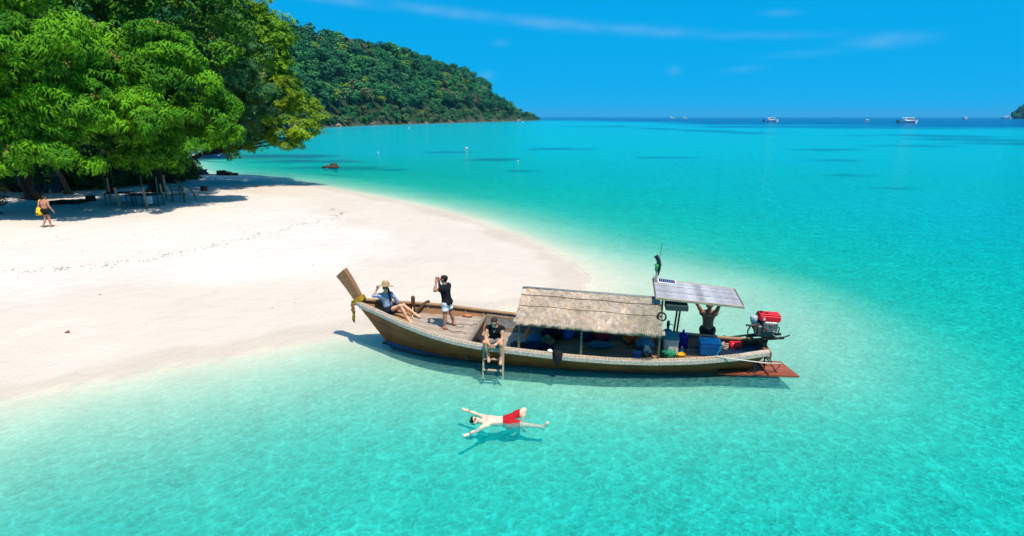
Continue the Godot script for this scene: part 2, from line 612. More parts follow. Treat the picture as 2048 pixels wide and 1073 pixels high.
func add_face(t: Node3D, b: Dictionary, j: Dictionary, k: float, glasses: bool) -> void:
	var c: Vector3 = j.hed
	var turn := Basis(b.hl, b.hu, b.hf)
	if glasses:
		var g := Shape.new()
		for q in [-1.0, 1.0]:
			g.smooth(true).ellipsoid(c + turn * (Vector3(0.034 * q, 0.012, 0.094) * k), Vector3(0.03, 0.022, 0.008) * k, turn * Basis(Vector3.UP, 0.25 * q), 10, 6)
			g.tube([c + turn * (Vector3(0.06 * q, 0.018, 0.085) * k), c + turn * (Vector3(0.09 * q, 0.016, 0.0) * k)], 0.0045 * k, 5)
		g.tube([c + turn * (Vector3(-0.012, 0.018, 0.1) * k), c + turn * (Vector3(0.012, 0.018, 0.1) * k)], 0.005 * k, 5)
		part(t, "sunglasses", g.done(), paint(0.008, 0.007, 0.007, 0.15))
	else:
		for q in [-1.0, 1.0]:
			part(t, "eye", Shape.new().smooth(true).ellipsoid(c + turn * (Vector3(0.031 * q, 0.012, 0.083) * k), Vector3(0.011, 0.007, 0.008) * k, turn, 8, 5).done(), paint(0.03, 0.02, 0.015, 0.3))
	part(t, "mouth", Shape.new().smooth(true).ellipsoid(c + turn * (Vector3(0, -0.052, 0.0915) * k), Vector3(0.022, 0.0055, 0.004) * k, turn, 8, 5).done(), paint(0.3, 0.1, 0.08, 0.5))


# ---------------------------------------------------------------- the setting: land, sea bed, water
var shore_near := [Vector2(-200, 40), Vector2(-60, 10), Vector2(-25, -5), Vector2(-14, -10.8), Vector2(-11.8, -11.9), Vector2(-10.9, -12.5), Vector2(-9.8, -13.2), Vector2(-8.3, -14.1), Vector2(-7, -14.8), Vector2(-5.9, -15.5), Vector2(-5, -16), Vector2(-3.5, -16.9), Vector2(-1.2, -18), Vector2(1, -19), Vector2(2.7, -20.2), Vector2(3.2, -21.9), Vector2(2.8, -24.3), Vector2(1.5, -28.4), Vector2(-0.7, -32.6), Vector2(-4.2, -38.6), Vector2(-10.7, -46.1), Vector2(-19.4, -54.9), Vector2(-25.4, -60.3), Vector2(-32, -65.2), Vector2(-39, -68.2), Vector2(-50, -85), Vector2(-56, -95), Vector2(-78, -140), Vector2(-105, -220)]
var shore_far := [Vector2(-125, -300), Vector2(-119, -364), Vector2(-117, -425), Vector2(-97, -510), Vector2(-67, -640), Vector2(13, -960), Vector2(38, -1060), Vector2(56, -1160), Vector2(20, -1350), Vector2(-400, -1500), Vector2(-900, -1500), Vector2(-900, 40)]
var land := PackedVector2Array()
var land_near := 0
var rough_ground := noise(31, 0.25)
var reef_noise := noise(33, 0.02)

# metres from the waterline: positive on land, negative at sea
func from_shore(x: float, z: float) -> float:
	var p := Vector2(x, z)
	var best := 1e12
	var n := land.size()
	var a := 0
	var b := n
	if z > -110.0 and absf(x) < 150.0:
		b = land_near + 1
	elif z < -330.0:
		a = land_near - 2
	for i in range(a, b):
		var u := land[i]
		var e := land[(i + 1) % n] - u
		var w := p - u
		var h := clampf(w.dot(e) / e.length_squared(), 0.0, 1.0)
		best = minf(best, (w - e * h).length_squared())
	return sqrt(best) * (1.0 if Geometry2D.is_point_in_polygon(p, land) else -1.0)

func ground_at(x: float, z: float, d := INF) -> float:
	if d == INF:
		d = from_shore(x, z)
	if d < 0.0:
		var y := -1.5 * (1.0 - exp(d / 16.0)) + 0.01 * d
		if z > -60.0:
			y *= lerpf(0.42, 1.0, smoothstep(3.5, 12.0, Vector2(x - 5.5, z + 18.5).length()))
		return maxf(y, -14.0) + 0.03 * rough_ground.get_noise_2d(x, z) * minf(1.0, -d * 0.3)
	var y := 0.95 * (1.0 - exp(-d / 14.0)) + 0.04 * rough_ground.get_noise_2d(x, z) * minf(1.0, d * 0.2)
	if x < -34.0 and z < -30.0:
		y += minf(9.0, maxf(0.0, d - 22.0) * 0.34) * smoothstep(-34.0, -44.0, x) * smoothstep(-30.0, -50.0, z)
	if z < -110.0:
		y = maxf(y, 0.3) + (1.0 - exp(-d / 55.0)) * lut(z, [-1350, -1130, -1080, -1000, -960, -860, -760, -640, -560, -480, -400, -300, -200, -110], [0, 6, 17, 40, 55, 70, 75, 66, 66, 67, 65, 58, 44, 4])
	return y

func lines(lo: float, hi: float, step: float, to: float, growth: float) -> PackedFloat32Array:
	var out := PackedFloat32Array()
	var s := step
	var v := lo
	while v > -to:
		s *= growth
		v -= s
		out.append(v)
	out.reverse()
	for i in int((hi - lo) / step) + 1:
		out.append(lo + i * step)
	v = out[-1]
	s = step
	while v < to:
		s *= growth
		v += s
		out.append(v)
	return out

func sheet(xs: PackedFloat32Array, zs: PackedFloat32Array, verts: PackedVector3Array, colors: PackedColorArray, tile: float) -> ArrayMesh:
	var nx := xs.size()
	var nz := zs.size()
	var idx := PackedInt32Array()
	var uv := PackedVector2Array()
	var nor := PackedVector3Array()
	uv.resize(nx * nz)
	nor.resize(nx * nz)
	for k in nz:
		for i in nx:
			var n := k * nx + i
			var v := verts[n]
			uv[n] = Vector2(v.x * 0.94 + v.z * 0.34, v.z * 0.94 - v.x * 0.34) / tile
			var dx := verts[n + (1 if i < nx - 1 else 0)] - verts[n - (1 if i > 0 else 0)]
			var dz := verts[n + (nx if k < nz - 1 else 0)] - verts[n - (nx if k > 0 else 0)]
			nor[n] = dz.cross(dx).normalized()
			if i < nx - 1 and k < nz - 1:
				idx.append_array([n, n + 1, n + nx, n + 1, n + nx + 1, n + nx])
	var arr := []
	arr.resize(Mesh.ARRAY_MAX)
	arr[Mesh.ARRAY_VERTEX] = verts
	arr[Mesh.ARRAY_NORMAL] = nor
	arr[Mesh.ARRAY_TEX_UV] = uv
	arr[Mesh.ARRAY_COLOR] = colors
	arr[Mesh.ARRAY_INDEX] = idx
	var m := ArrayMesh.new()
	m.add_surface_from_arrays(Mesh.PRIMITIVE_TRIANGLES, arr)
	return m

func make_land_and_sea() -> void:
	# the bends of the shore rounded by cutting each corner
	for i in shore_near.size():
		if i < 3 or i > 24:
			land.append(shore_near[i])
		else:
			land.append((shore_near[i] as Vector2).lerp(shore_near[i - 1], 0.25))
			land.append((shore_near[i] as Vector2).lerp(shore_near[i + 1], 0.25))
	land_near = land.size()
	land.append_array(PackedVector2Array(shore_far))
	var xs := lines(-31.0, 15.0, 0.4, 12000.0, 1.075)
	var zs := lines(-52.0, -4.0, 0.4, 12000.0, 1.07)
	var nx := xs.size()
	var bed := PackedVector3Array()
	var bed_c := PackedColorArray()
	var top := PackedVector3Array()
	var top_c := PackedColorArray()
	var patch := noise(41, 0.9)
	var broad := noise(42, 0.12)
	# seagrass meadows and reef under the water: centre x, z, half sizes
	var reefs := [[91, -273, 15, 30], [80, -319, 14, 28], [97, -239, 13, 18], [131, -165, 18, 14], [146, -201, 18, 20], [123, -141, 14, 9], [37, -64, 3.4, 1.6], [35, -52, 2.2, 1.0], [122, -206, 7, 8], [-3, -88, 4.5, 2.6], [1, -69, 2.6, 1.4], [-23, -74, 7, 2.4], [-17, -71, 6, 1.6], [62, -115, 9, 5], [10, -118, 8, 4], [-38, -96, 12, 6], [-30, -84, 9, 3.4], [-12, -108, 6, 3], [230, -330, 60, 26], [60, -400, 40, 30], [25, -92, 6, 2], [48, -86, 5, 2], [90, -130, 12, 4]]
	for z in zs:
		for x in xs:
			var d := from_shore(x, z)
			var y := ground_at(x, z, d)
			bed.append(Vector3(x, y, z))
			var r := sqrt(x * x + z * z)
			var c: Color
			var n1 := patch.get_noise_2d(x, z)
			var n2 := broad.get_noise_2d(x, z)
			if d > 0.0:
				var shaded_litter := smoothstep(-31.0, -35.0, x + n2 * 2.0) * smoothstep(-44.5, -49.0, z + n1) if z > -64.0 else 0.0
				# dry sand is whitest above the tide line, creamier below, darker where it is wet
				c = Color(0.505, 0.46, 0.415).lerp(Color(0.535, 0.51, 0.485), smoothstep(6.0, 8.5, d + n2 * 2.0))
				var wet := 1.0 - smoothstep(1.0, 1.35, d + n2 * 1.2 + n1 * 0.1)
				c = c.lerp(Color(0.44, 0.395, 0.345), wet * 0.85)
				c = c * (1.0 + 0.07 * n1 + 0.06 * n2)
				c = c.lerp(Color(0.06, 0.045, 0.03), shaded_litter * 0.9)  # ground under the trees darkened: their deep shade put into the floor colour
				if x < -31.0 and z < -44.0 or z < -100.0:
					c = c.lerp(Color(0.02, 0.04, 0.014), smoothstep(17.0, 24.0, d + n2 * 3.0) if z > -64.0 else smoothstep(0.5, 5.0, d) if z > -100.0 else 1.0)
			else:
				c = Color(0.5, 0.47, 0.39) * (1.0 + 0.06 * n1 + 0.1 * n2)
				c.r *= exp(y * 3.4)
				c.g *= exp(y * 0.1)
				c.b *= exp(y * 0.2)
				if z < -100.0 and d > -30.0:
					c = Color(0.05, 0.06, 0.05)
			c.a = 1.0
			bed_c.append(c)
			# the water
			var depth := maxf(0.0, -y)
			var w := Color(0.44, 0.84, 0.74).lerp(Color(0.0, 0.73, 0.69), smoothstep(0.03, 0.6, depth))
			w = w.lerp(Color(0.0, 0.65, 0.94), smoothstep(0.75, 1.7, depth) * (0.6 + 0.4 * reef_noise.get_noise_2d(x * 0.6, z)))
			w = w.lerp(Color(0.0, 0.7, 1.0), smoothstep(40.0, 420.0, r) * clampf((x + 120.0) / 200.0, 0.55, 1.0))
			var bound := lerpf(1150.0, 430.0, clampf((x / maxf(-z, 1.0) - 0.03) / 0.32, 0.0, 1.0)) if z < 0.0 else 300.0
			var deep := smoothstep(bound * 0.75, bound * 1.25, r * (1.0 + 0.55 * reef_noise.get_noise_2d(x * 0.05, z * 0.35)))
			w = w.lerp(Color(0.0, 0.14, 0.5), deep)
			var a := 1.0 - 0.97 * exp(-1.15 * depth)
			var dark := 0.0
			if d < 0.0 and r < 700.0:
				for q in reefs:
					var e: float = Vector2((x - q[0]) / q[2], (z - q[1]) / q[3]).length() + 0.5 * reef_noise.get_noise_2d(x * 60.0 / q[2], z * 60.0 / q[3])
					dark = maxf(dark, 1.0 - smoothstep(0.55, 1.15, e))
			w = w.lerp(Color(0.0, 0.22, 0.42), dark * 0.72)
			w = w * (1.0 + 0.05 * n2)
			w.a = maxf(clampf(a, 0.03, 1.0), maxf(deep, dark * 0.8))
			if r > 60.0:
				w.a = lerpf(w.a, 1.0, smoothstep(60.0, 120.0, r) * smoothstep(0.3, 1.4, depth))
			top.append(Vector3(x, 0.0, z))
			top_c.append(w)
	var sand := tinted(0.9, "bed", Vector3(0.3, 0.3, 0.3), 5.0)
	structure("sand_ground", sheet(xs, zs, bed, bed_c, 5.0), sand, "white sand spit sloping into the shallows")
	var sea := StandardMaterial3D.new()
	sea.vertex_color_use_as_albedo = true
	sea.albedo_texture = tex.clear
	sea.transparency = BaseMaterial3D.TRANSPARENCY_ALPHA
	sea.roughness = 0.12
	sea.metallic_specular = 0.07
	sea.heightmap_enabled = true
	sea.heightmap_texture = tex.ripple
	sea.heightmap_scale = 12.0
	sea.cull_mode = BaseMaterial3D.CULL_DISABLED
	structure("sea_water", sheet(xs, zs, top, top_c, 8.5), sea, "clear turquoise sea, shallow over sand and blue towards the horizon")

# broken thin lines of foam where the wavelets run out on the sand
func make_foam() -> void:
	var s := Shape.new()
	var n := noise(44, 0.35)
	var pts := Array(land).slice(3, land_near - 5)
	var prev := []
	for i in pts.size() - 1:
		var a: Vector2 = pts[i]
		var b: Vector2 = pts[i + 1]
		var steps := maxi(1, int(a.distance_to(b) / 0.16))
		var out := (b - a).normalized().orthogonal()
		if from_shore(a.lerp(b, 0.5).x + out.x, a.lerp(b, 0.5).y + out.y) > 0.0:
			out = -out
		for k in steps:
			var p := a.lerp(b, k / float(steps))
			var off := 0.12 + 0.25 * n.get_noise_2d(p.x * 0.8, p.y * 0.8) + 0.05 * n.get_noise_2d(p.x * 9.0, p.y * 9.0)
			var w := 0.05 * maxf(0.0, n.get_noise_2d(p.x * 3.0 + 40.0, p.y * 3.0) + 0.25) + 0.02 * n.get_noise_2d(p.x * 14.0, p.y * 14.0)
			var now := []
			if w > 0.004 and p.x > -1.0 + 0.0 * p.y and p.y < -19.0:
				var c := p + out * off
				now = [Vector3(c.x, 0.012, c.y), Vector3(c.x + out.x * w, 0.009, c.y + out.y * w)]
				if prev.size() == 2 and (prev[0] as Vector3).distance_to(now[0]) < 0.5:
					s.quad(prev[0], prev[1], now[1], now[0])
			prev = now
	var o := structure("shore_water_foam", s.done(), paint(0.66, 0.66, 0.63, 0.7), "thin broken foam line along the edge of the sand")
	o.set_meta("kind", "stuff")
	o.set_meta("category", "foam")

func make_sky_and_camera() -> void:
	var cam := Camera3D.new()
	cam.name = "camera"
	add_child(cam)
	cam.position = Vector3(0, 6.3, 0)
	cam.rotation_degrees = Vector3(-14.861, 0, 0)
	cam.fov = 50.405
	cam.near = 0.1
	cam.far = 60000.0
	cam.current = true
	var sky := ProceduralSkyMaterial.new()
	sky.sky_top_color = Color(0.0, 0.25, 0.61).linear_to_srgb()
	sky.sky_horizon_color = Color(0.0, 0.345, 0.69).linear_to_srgb()
	sky.sky_curve = 0.16
	sky.ground_horizon_color = Color(0.0, 0.3, 0.7).linear_to_srgb()
	sky.ground_bottom_color = Color(0.0, 0.2, 0.3).linear_to_srgb()
	sky.sun_angle_max = 60.0
	sky.sun_curve = 0.35
	# thin cirrus: [azimuth, elevation] in degrees, half width, half height, tilt, strength
	var cover := Image.create_empty(2048, 1024, false, Image.FORMAT_RGBA8)
	cover.fill(Color(1, 1, 1, 0))
	var wisp := noise(51, 0.05)
	var streaks := [[-16.5, 10.1, 5.0, 0.5, -0.09, 0.4], [-6.0, 9.3, 6.0, 0.5, -0.1, 0.45], [4.0, 8.3, 6.0, 0.55, -0.09, 0.5], [12.0, 7.6, 6.0, 0.5, -0.08, 0.4], [22.0, 6.8, 7.0, 0.35, -0.03, 0.22], [23.5, 8.5, 1.4, 0.25, -0.05, 0.4], [31.5, 5.9, 3.0, 0.6, 0.02, 0.42], [26.0, 5.2, 4.0, 0.35, 0.03, 0.15], [15.0, 4.1, 0.7, 0.45, 0.0, 0.3], [21.0, 4.1, 2.0, 0.3, 0.08, 0.2], [-2.5, 3.8, 0.8, 0.5, 0.0, 0.3], [-1.2, 6.7, 1.0, 0.35, 0.0, 0.2], [-24.0, 9.5, 2.5, 0.6, 0.0, 0.25]]
	for px in range(-240, 260):
		var az := px * 360.0 / 2048.0
		for py in range(412, 512):
			var el := 90.0 - (py + 0.5) * 180.0 / 1024.0
			var a := 0.0
			for s in streaks:
				var e: float = (az - s[0]) / s[2]
				if absf(e) < 1.6:
					var v: float = (el - s[1] - s[4] * (az - s[0])) / s[3]
					a = maxf(a, s[5] * exp(-e * e * 1.6 - v * v * 1.8))
			if a > 0.004:
				a *= 0.75 + 0.6 * wisp.get_noise_2d(az * 6.0, el * 30.0)
				cover.set_pixel(posmod(px, 2048), py, Color(0.75, 0.75, 0.75, clampf(a, 0.0, 1.0)))
	sky.sky_cover = ImageTexture.create_from_image(cover)
	sky.sky_cover_modulate = Color(0.6, 0.45, 0.33)
	var env := Environment.new()
	env.background_mode = Environment.BG_SKY
	env.sky = Sky.new()
	env.sky.sky_material = sky
	env.tonemap_mode = Environment.TONE_MAPPER_LINEAR
	env.tonemap_exposure = 1.3
	env.ambient_light_source = Environment.AMBIENT_SOURCE_SKY
	env.fog_enabled = true
	env.fog_density = 0.00006
	env.fog_light_color = Color(0.4, 0.78, 1.0)
	env.sdfgi_enabled = true
	env.ssao_enabled = true
	env.ssil_enabled = true
	var we := WorldEnvironment.new()
	we.name = "daylight"
	we.environment = env
	add_child(we)
	var sun := DirectionalLight3D.new()
	sun.name = "sun"
	add_child(sun)
	sun.look_at_from_position(Vector3.ZERO, -Vector3(0.22, 0.92, 0.33), Vector3.FORWARD)
	sun.light_color = Color(1.0, 0.94, 0.85)
	sun.light_energy = 1.5
	sun.light_angular_distance = 0.5
	sun.shadow_enabled = true


# ---------------------------------------------------------------- the long-tail boat; its axes: x from bow to stern, y up from the waterline, z towards the open side
var RS := [-0.9, -0.75, -0.25, 0.25, 0.75, 1.25, 1.75, 2.25, 2.75, 3.25, 4.25, 5.25, 6.25, 7.25, 8.25, 9.25, 10.05]
var RT := [0.08, 0.22, 0.42, 0.64, 0.87, 1.05, 1.18, 1.26, 1.31, 1.33, 1.33, 1.32, 1.24, 1.1, 0.92, 0.66, 0.42]
var RY := [1.29, 1.25, 1.17, 1.08, 1.0, 0.92, 0.84, 0.77, 0.72, 0.68, 0.62, 0.565, 0.52, 0.5, 0.52, 0.57, 0.66]

func rim_t(s: float) -> float:
	return lut(s, RS, RT)

func rim_y(s: float) -> float:
	return lut(s, RS, RY)

# outer face of the hull: station s of the rim, u = 0 at the rim, 1 at the waterline, 1.6 at the keel
func hull(s: float, u: float) -> Vector3:
	var rake := 0.9 * exp(-(s + 0.9) / 0.75) - 0.5 * smoothstep(8.2, 10.05, s)
	var sw := s + rake
	var tw := lut(sw, [0.0, 0.5, 1.0, 2.0, 3.35, 4.7, 6.0, 7.2, 8.2, 9.1, 10.0], [0.035, 0.2, 0.38, 0.6, 0.73, 0.79, 0.75, 0.62, 0.44, 0.28, 0.16])
	if u <= 1.0:
		var t := lerpf(rim_t(s), tw, u) + 0.07 * sin(PI * u) * smoothstep(-0.9, 1.0, s)
		return Vector3(s + rake * u, rim_y(s) * (1.0 - u), t)
	var q := (u - 1.0) / 0.6
	return Vector3(sw + 0.35 * rake * q, -0.28 * q, maxf(0.03, tw * (1.0 - 0.7 * q)))

func inside_t(s: float, y: float) -> float:
	var u := clampf(1.0 - y / rim_y(s), 0.0, 1.0)
	return hull(s, u).z - 0.05

func strip(s0: float, s1: float, n: int, ring: Callable) -> ArrayMesh:
	var rings := []
	for i in n + 1:
		rings.append(ring.call(lerpf(s0, s1, i / float(n))))
	return Shape.new().loft(rings).done()

# a deck board from s0 to s1 between t0 and t1, trimmed to the hull, its top at height(s)
func board(s0: float, s1: float, t0: float, t1: float, height: Callable, thick := 0.03) -> ArrayMesh:
	var n := maxi(1, int((s1 - s0) / 0.22))
	var rings := []
	for i in n + 1:
		var s := lerpf(s0, s1, i / float(n))
		var y: float = height.call(s)
		var lim := inside_t(s, y)
		var a := clampf(t0, -lim, lim)
		var b := clampf(t1, -lim, lim)
		if b - a > 0.015:
			rings.append(PackedVector3Array([Vector3(s, y, a), Vector3(s, y, b), Vector3(s, y - thick, b), Vector3(s, y - thick, a)]))
	return Shape.new().loft(rings).done() if rings.size() > 1 else null

func wood(r: float, g: float, b: float, rough := 0.75, k := 1.0) -> StandardMaterial3D:
	return paint(r, g, b, rough, "grain", Vector3(0.35, 2.2, 2.2) * k, "grain", 0.35)

func fore_y(s: float) -> float:
	return lut(s, [-0.9, -0.3, 0.5, 1.2, 1.75, 2.6], [1.14, 1.0, 0.8, 0.68, 0.62, 0.59])

func make_boat() -> void:
	var b := thing("longtail_boat", "long wooden long-tail boat with thatched roof moored against the sand spit", "boat", boat_at)
	# hull planking, lapped, each strake a plank of its own
	var hull_wood := [paint(0.58, 0.15, 0.03, 0.5, "streak", Vector3(0.4, 3.0, 3.0), "grain", 0.5), paint(0.5, 0.12, 0.024, 0.5, "streak", Vector3(0.3, 2.6, 2.6), "grain", 0.5), paint(0.42, 0.1, 0.02, 0.55, "streak", Vector3(0.5, 3.4, 3.4), "grain", 0.5), paint(0.1, 0.045, 0.02, 0.6, "streak", Vector3(0.4, 2.0, 2.0), "grain", 0.5)]
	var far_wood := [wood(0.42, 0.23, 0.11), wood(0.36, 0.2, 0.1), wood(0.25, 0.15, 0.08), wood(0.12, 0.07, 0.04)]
	var us := [0.0, 0.3, 0.62, 0.99, 1.6]
	for side in [1.0, -1.0]:
		for k in 4:
			var lap: float = [0.03, 0.02, 0.01, 0.0][k]
			var rings := []
			for i in 49:
				var s := lerpf(-0.9, 10.05, pow(i / 48.0, 1.15))
				var a := hull(s, us[k] + (0.022 if k else 0.0))
				var e := hull(s, us[k + 1])
				var th := minf(0.035, a.z * 0.6)
				var q := PackedVector3Array([a + Vector3(0, 0, lap), e + Vector3(0, -0.004, lap), e + Vector3(0, 0, -minf(0.035, e.z * 0.6)), a + Vector3(0, 0, -th)])
				for v in 4:
					q[v].z *= side
				if side > 0:
					q.reverse()
				rings.append(q)
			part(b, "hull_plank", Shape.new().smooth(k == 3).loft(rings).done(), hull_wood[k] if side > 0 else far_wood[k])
	# the blue boot stripe at the bow
	part(b, "boot_stripe", strip(-0.82, 2.3, 20, func(s: float):
		var h := 0.1 * (1.0 - smoothstep(0.6, 2.3, s)) + 0.004
		var a := hull(s, 0.985 - h)
		var e := hull(s, 1.02)
		return PackedVector3Array([e, e + Vector3(0, 0, 0.026), a + Vector3(0, 0, 0.026), a])), paint(0.02, 0.11, 0.36, 0.5, "mottle", Vector3(2, 2, 2)))
	# transom at the stern
	var tr := Shape.new()
	var o := Vector3(9.6, 0.3, 0)
	for i in 4:
		var a := hull(10.05, us[i] if i < 4 else 1.6)
		var e := hull(10.05, us[i + 1])
		for sg in [-0.02, 0.015]:
			tr.out_quad(a + Vector3(sg, 0, 0), Vector3(a.x + sg, a.y, -a.z), Vector3(e.x + sg, e.y, -e.z), e + Vector3(sg, 0, 0), o if sg > 0 else o + Vector3(1, 0, 0))
	part(b, "transom", tr.done(), wood(0.2, 0.09, 0.035))
	# rails: a cream cap with a white lip outside and a row of small tan blocks on top
	var cream := paint(0.75, 0.66, 0.55, 0.75, "grain", Vector3(0.5, 3, 3), "grain", 0.4)
	var white := paint(0.72, 0.64, 0.56, 0.65, "mottle", Vector3(1.2, 2.0, 2.0))
	var tan_wood := wood(0.64, 0.52, 0.38)
	for side in [1.0, -1.0]:
		var rail := func(w0: float, w1: float, y0: float, y1: float) -> Callable:
			return func(s: float):
				var c := Vector3(s, rim_y(s), rim_t(s))
				var m := minf(w0, c.z - 0.01)
				var q := PackedVector3Array([Vector3(s, c.y + y1, c.z - m), Vector3(s, c.y + y1, c.z + w1), Vector3(s, c.y + y0, c.z + w1), Vector3(s, c.y + y0, c.z - m)])
				for v in 4:
					q[v].z *= side
				if side < 0:
					q.reverse()
				return q
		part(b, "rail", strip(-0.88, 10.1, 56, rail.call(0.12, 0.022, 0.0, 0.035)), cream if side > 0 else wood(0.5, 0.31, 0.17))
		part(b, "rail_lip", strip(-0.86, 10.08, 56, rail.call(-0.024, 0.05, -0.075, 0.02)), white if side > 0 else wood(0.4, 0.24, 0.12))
		var blocks := Shape.new()
		var s := -0.7
		while s < 9.4:
			var c := Vector3(s, rim_y(s) + 0.042, (rim_t(s) - 0.03) * side)
			blocks.box(c, Vector3(0.058, 0.018, 0.075), Basis(Vector3.UP, rng.randf_range(-0.08, 0.08) - side * atan2(rim_t(s + 0.1) - rim_t(s - 0.1), 0.2)))
			s += 0.093
		if side > 0:
			part(b, "rail_block", blocks.done(), tan_wood).set_meta("kind", "stuff")
	# the tall prow board and the stem below it
	var prow := []
	for i in 7:
		var f := i / 6.0
		var c := Vector3(-0.78, 1.2, 0).lerp(Vector3(-1.3, 2.1, 0), f) + Vector3(0.03, 0.0, 0) * sin(f * PI)
		var along := Vector3(-0.5, 0.87, 0)
		var w := lerpf(0.1, 0.16, f)
		var t := lerpf(0.075, 0.1, f)
		var ax := Vector3(0.87, 0.5, 0)
		prow.append(PackedVector3Array([c - ax * w + Vector3(0, 0, -t), c - ax * w + Vector3(0, 0, t), c + ax * w * 0.95 + Vector3(0, 0, t), c + ax * w + Vector3(0, 0.0, -t)]))
		if i == 6:
			for v in 4:
				prow[i][v] += along * (0.03 if v > 1 else -0.03)
	part(b, "prow", Shape.new().loft(prow).done(), paint(0.45, 0.22, 0.12, 0.6, "grain", Vector3(2.5, 0.5, 2.5), "grain", 0.4))
	var stem := []
	for p in [[-0.86, 1.28], [-0.6, 0.9], [-0.28, 0.45], [0.03, 0.0], [0.3, -0.3]]:
		var c := Vector3(p[0], p[1], 0)
		stem.append(PackedVector3Array([c + Vector3(0.1, 0.05, 0.055), c + Vector3(-0.035, 0, 0.03), c + Vector3(-0.035, 0, -0.03), c + Vector3(0.1, 0.05, -0.055)]))
	part(b, "stem", Shape.new().loft(stem).done(), hull_wood[1])
	# decks
	var bow_w := [wood(0.5, 0.28, 0.12), wood(0.44, 0.24, 0.1), wood(0.54, 0.32, 0.15)]
	var deck_w := [wood(0.55, 0.45, 0.38, 0.85), wood(0.5, 0.41, 0.35, 0.85), wood(0.6, 0.49, 0.41, 0.85), wood(0.52, 0.4, 0.31, 0.85)]
	var k := 0
	for i in range(-8, 8):
		var t0 := i * 0.16 + 0.004
		for seg in [[-0.8, 0.62, bow_w], [0.63, 2.5, deck_w]]:
			var m := board(seg[0], seg[1], t0, t0 + 0.152, fore_y)
			k += 1
			if m:
				part(b, "deck_board", m, seg[2][(k * 7 + i * i) % seg[2].size()])
	part(b, "deck_beam", Shape.new().bar(Vector3(2.54, 0.585, -inside_t(2.54, 0.58)), Vector3(2.54, 0.585, inside_t(2.54, 0.58)), 0.09, 0.09, 0.008).done(), wood(0.36, 0.3, 0.25))
	part(b, "bulkhead", Shape.new().box(Vector3(2.52, 0.36, 0), Vector3(0.03, 0.42, 2.0)).done(), wood(0.12, 0.09, 0.07))
	var low := func(_s: float) -> float: return 0.24
	for i in range(-5, 5):
		var m := board(2.56, 3.93, i * 0.18 + 0.004, i * 0.18 + 0.172, low)
		if m:
			part(b, "floor_board", m, deck_w[(i * i + 3) % 4])
	var slat_w := [wood(0.5, 0.26, 0.16), wood(0.42, 0.22, 0.13), wood(0.56, 0.31, 0.2), wood(0.36, 0.19, 0.12)]
	var mid := func(_s: float) -> float: return 0.2
	for i in range(-9, 9):
		var m := board(3.96 + rng.randf() * 0.02, 7.5, i * 0.1 + 0.014, i * 0.1 + 0.086, mid, 0.025)
		if m:
			part(b, "floor_slat", m, slat_w[(i * i + i) % 4])
	var aft := func(s: float) -> float: return lut(s, [7.5, 8.6, 9.3], [0.18, 0.22, 0.32])
	var aft_w := [wood(0.34, 0.24, 0.18), wood(0.28, 0.2, 0.16), wood(0.4, 0.27, 0.19)]
	for i in range(-5, 5):
		var m := board(7.52, 9.3, i * 0.15 + 0.004, i * 0.15 + 0.142, aft)
		if m:
			part(b, "stern_board", m, aft_w[(i * i + 1) % 3])
	var navy := paint(0.012, 0.03, 0.075, 0.55, "mottle", Vector3(2, 2, 2))
	for i in range(-4, 4):
		var m := board(9.02, 10.02, i * 0.15 + 0.003, i * 0.15 + 0.147, func(s: float) -> float: return lut(s, [9.0, 9.4, 10.05], [0.36, 0.46, 0.58]), 0.02)
		if m:
			part(b, "motor_deck", m, navy)
	part(b, "keel_floor", strip(-0.2, 9.9, 30, func(s: float):
		var w := inside_t(s, 0.06) * 0.98
		return PackedVector3Array([Vector3(s, 0.06, -w), Vector3(s, 0.06, w), Vector3(s, 0.03, w), Vector3(s, 0.03, -w)])), paint(0.03, 0.025, 0.02, 0.9))
	# frames: paired ribs against the planking, and the stringers that join them
	for i in 17:
		var s := 0.9 + i * 0.53
		for side in [1.0, -1.0]:
			var pts := []
			var y0 := fore_y(s) if s < 2.5 else 0.2
			for q in 5:
				var y := lerpf(rim_y(s) - 0.01, y0 - 0.02, q / 4.0)
				pts.append(Vector3(s, y, (inside_t(s, y) + 0.0) * side))
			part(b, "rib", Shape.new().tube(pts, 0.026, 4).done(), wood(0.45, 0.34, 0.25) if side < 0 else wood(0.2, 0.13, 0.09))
	for st in [[2.6, 8.8, 0.13, 0.11, wood(0.5, 0.36, 0.22)], [2.6, 8.6, 0.36, 0.1, wood(0.42, 0.29, 0.18)]]:
		part(b, "stringer", strip(st[0], st[1], 24, func(s: float):
			var y: float = rim_y(s) - st[2] if st[2] < 0.3 else 0.3
			var t := inside_t(s, y) - 0.015
			return PackedVector3Array([Vector3(s, y + st[3] * 0.5, -t), Vector3(s, y + st[3] * 0.5, -t + 0.03), Vector3(s, y - st[3] * 0.5, -t + 0.03), Vector3(s, y - st[3] * 0.5, -t)])), st[4])
	part(b, "side_lining", strip(2.6, 8.8, 24, func(s: float):
		var a := rim_y(s) - 0.04
		return PackedVector3Array([Vector3(s, a, -inside_t(s, a) + 0.004), Vector3(s, a, -inside_t(s, a) + 0.012), Vector3(s, 0.22, -inside_t(s, 0.22) + 0.012), Vector3(s, 0.22, -inside_t(s, 0.22) + 0.004)])), paint(0.16, 0.17, 0.18, 0.8, "stain", Vector3(1, 2, 2)))
	# mooring post with its knee on the foredeck
	part(b, "mooring_post", Shape.new().smooth(true).lathe([Vector2(0.05, 0.0), Vector2(0.055, 0.3), Vector2(0.06, 0.5), Vector2(0.05, 0.56), Vector2(0.02, 0.58)], 12, Transform3D(Basis(), Vector3(0.58, fore_y(0.6) - 0.02, -0.5))).done(), paint(0.16, 0.065, 0.03, 0.5, "grain", Vector3(2, 0.6, 2)))
	var knee := []
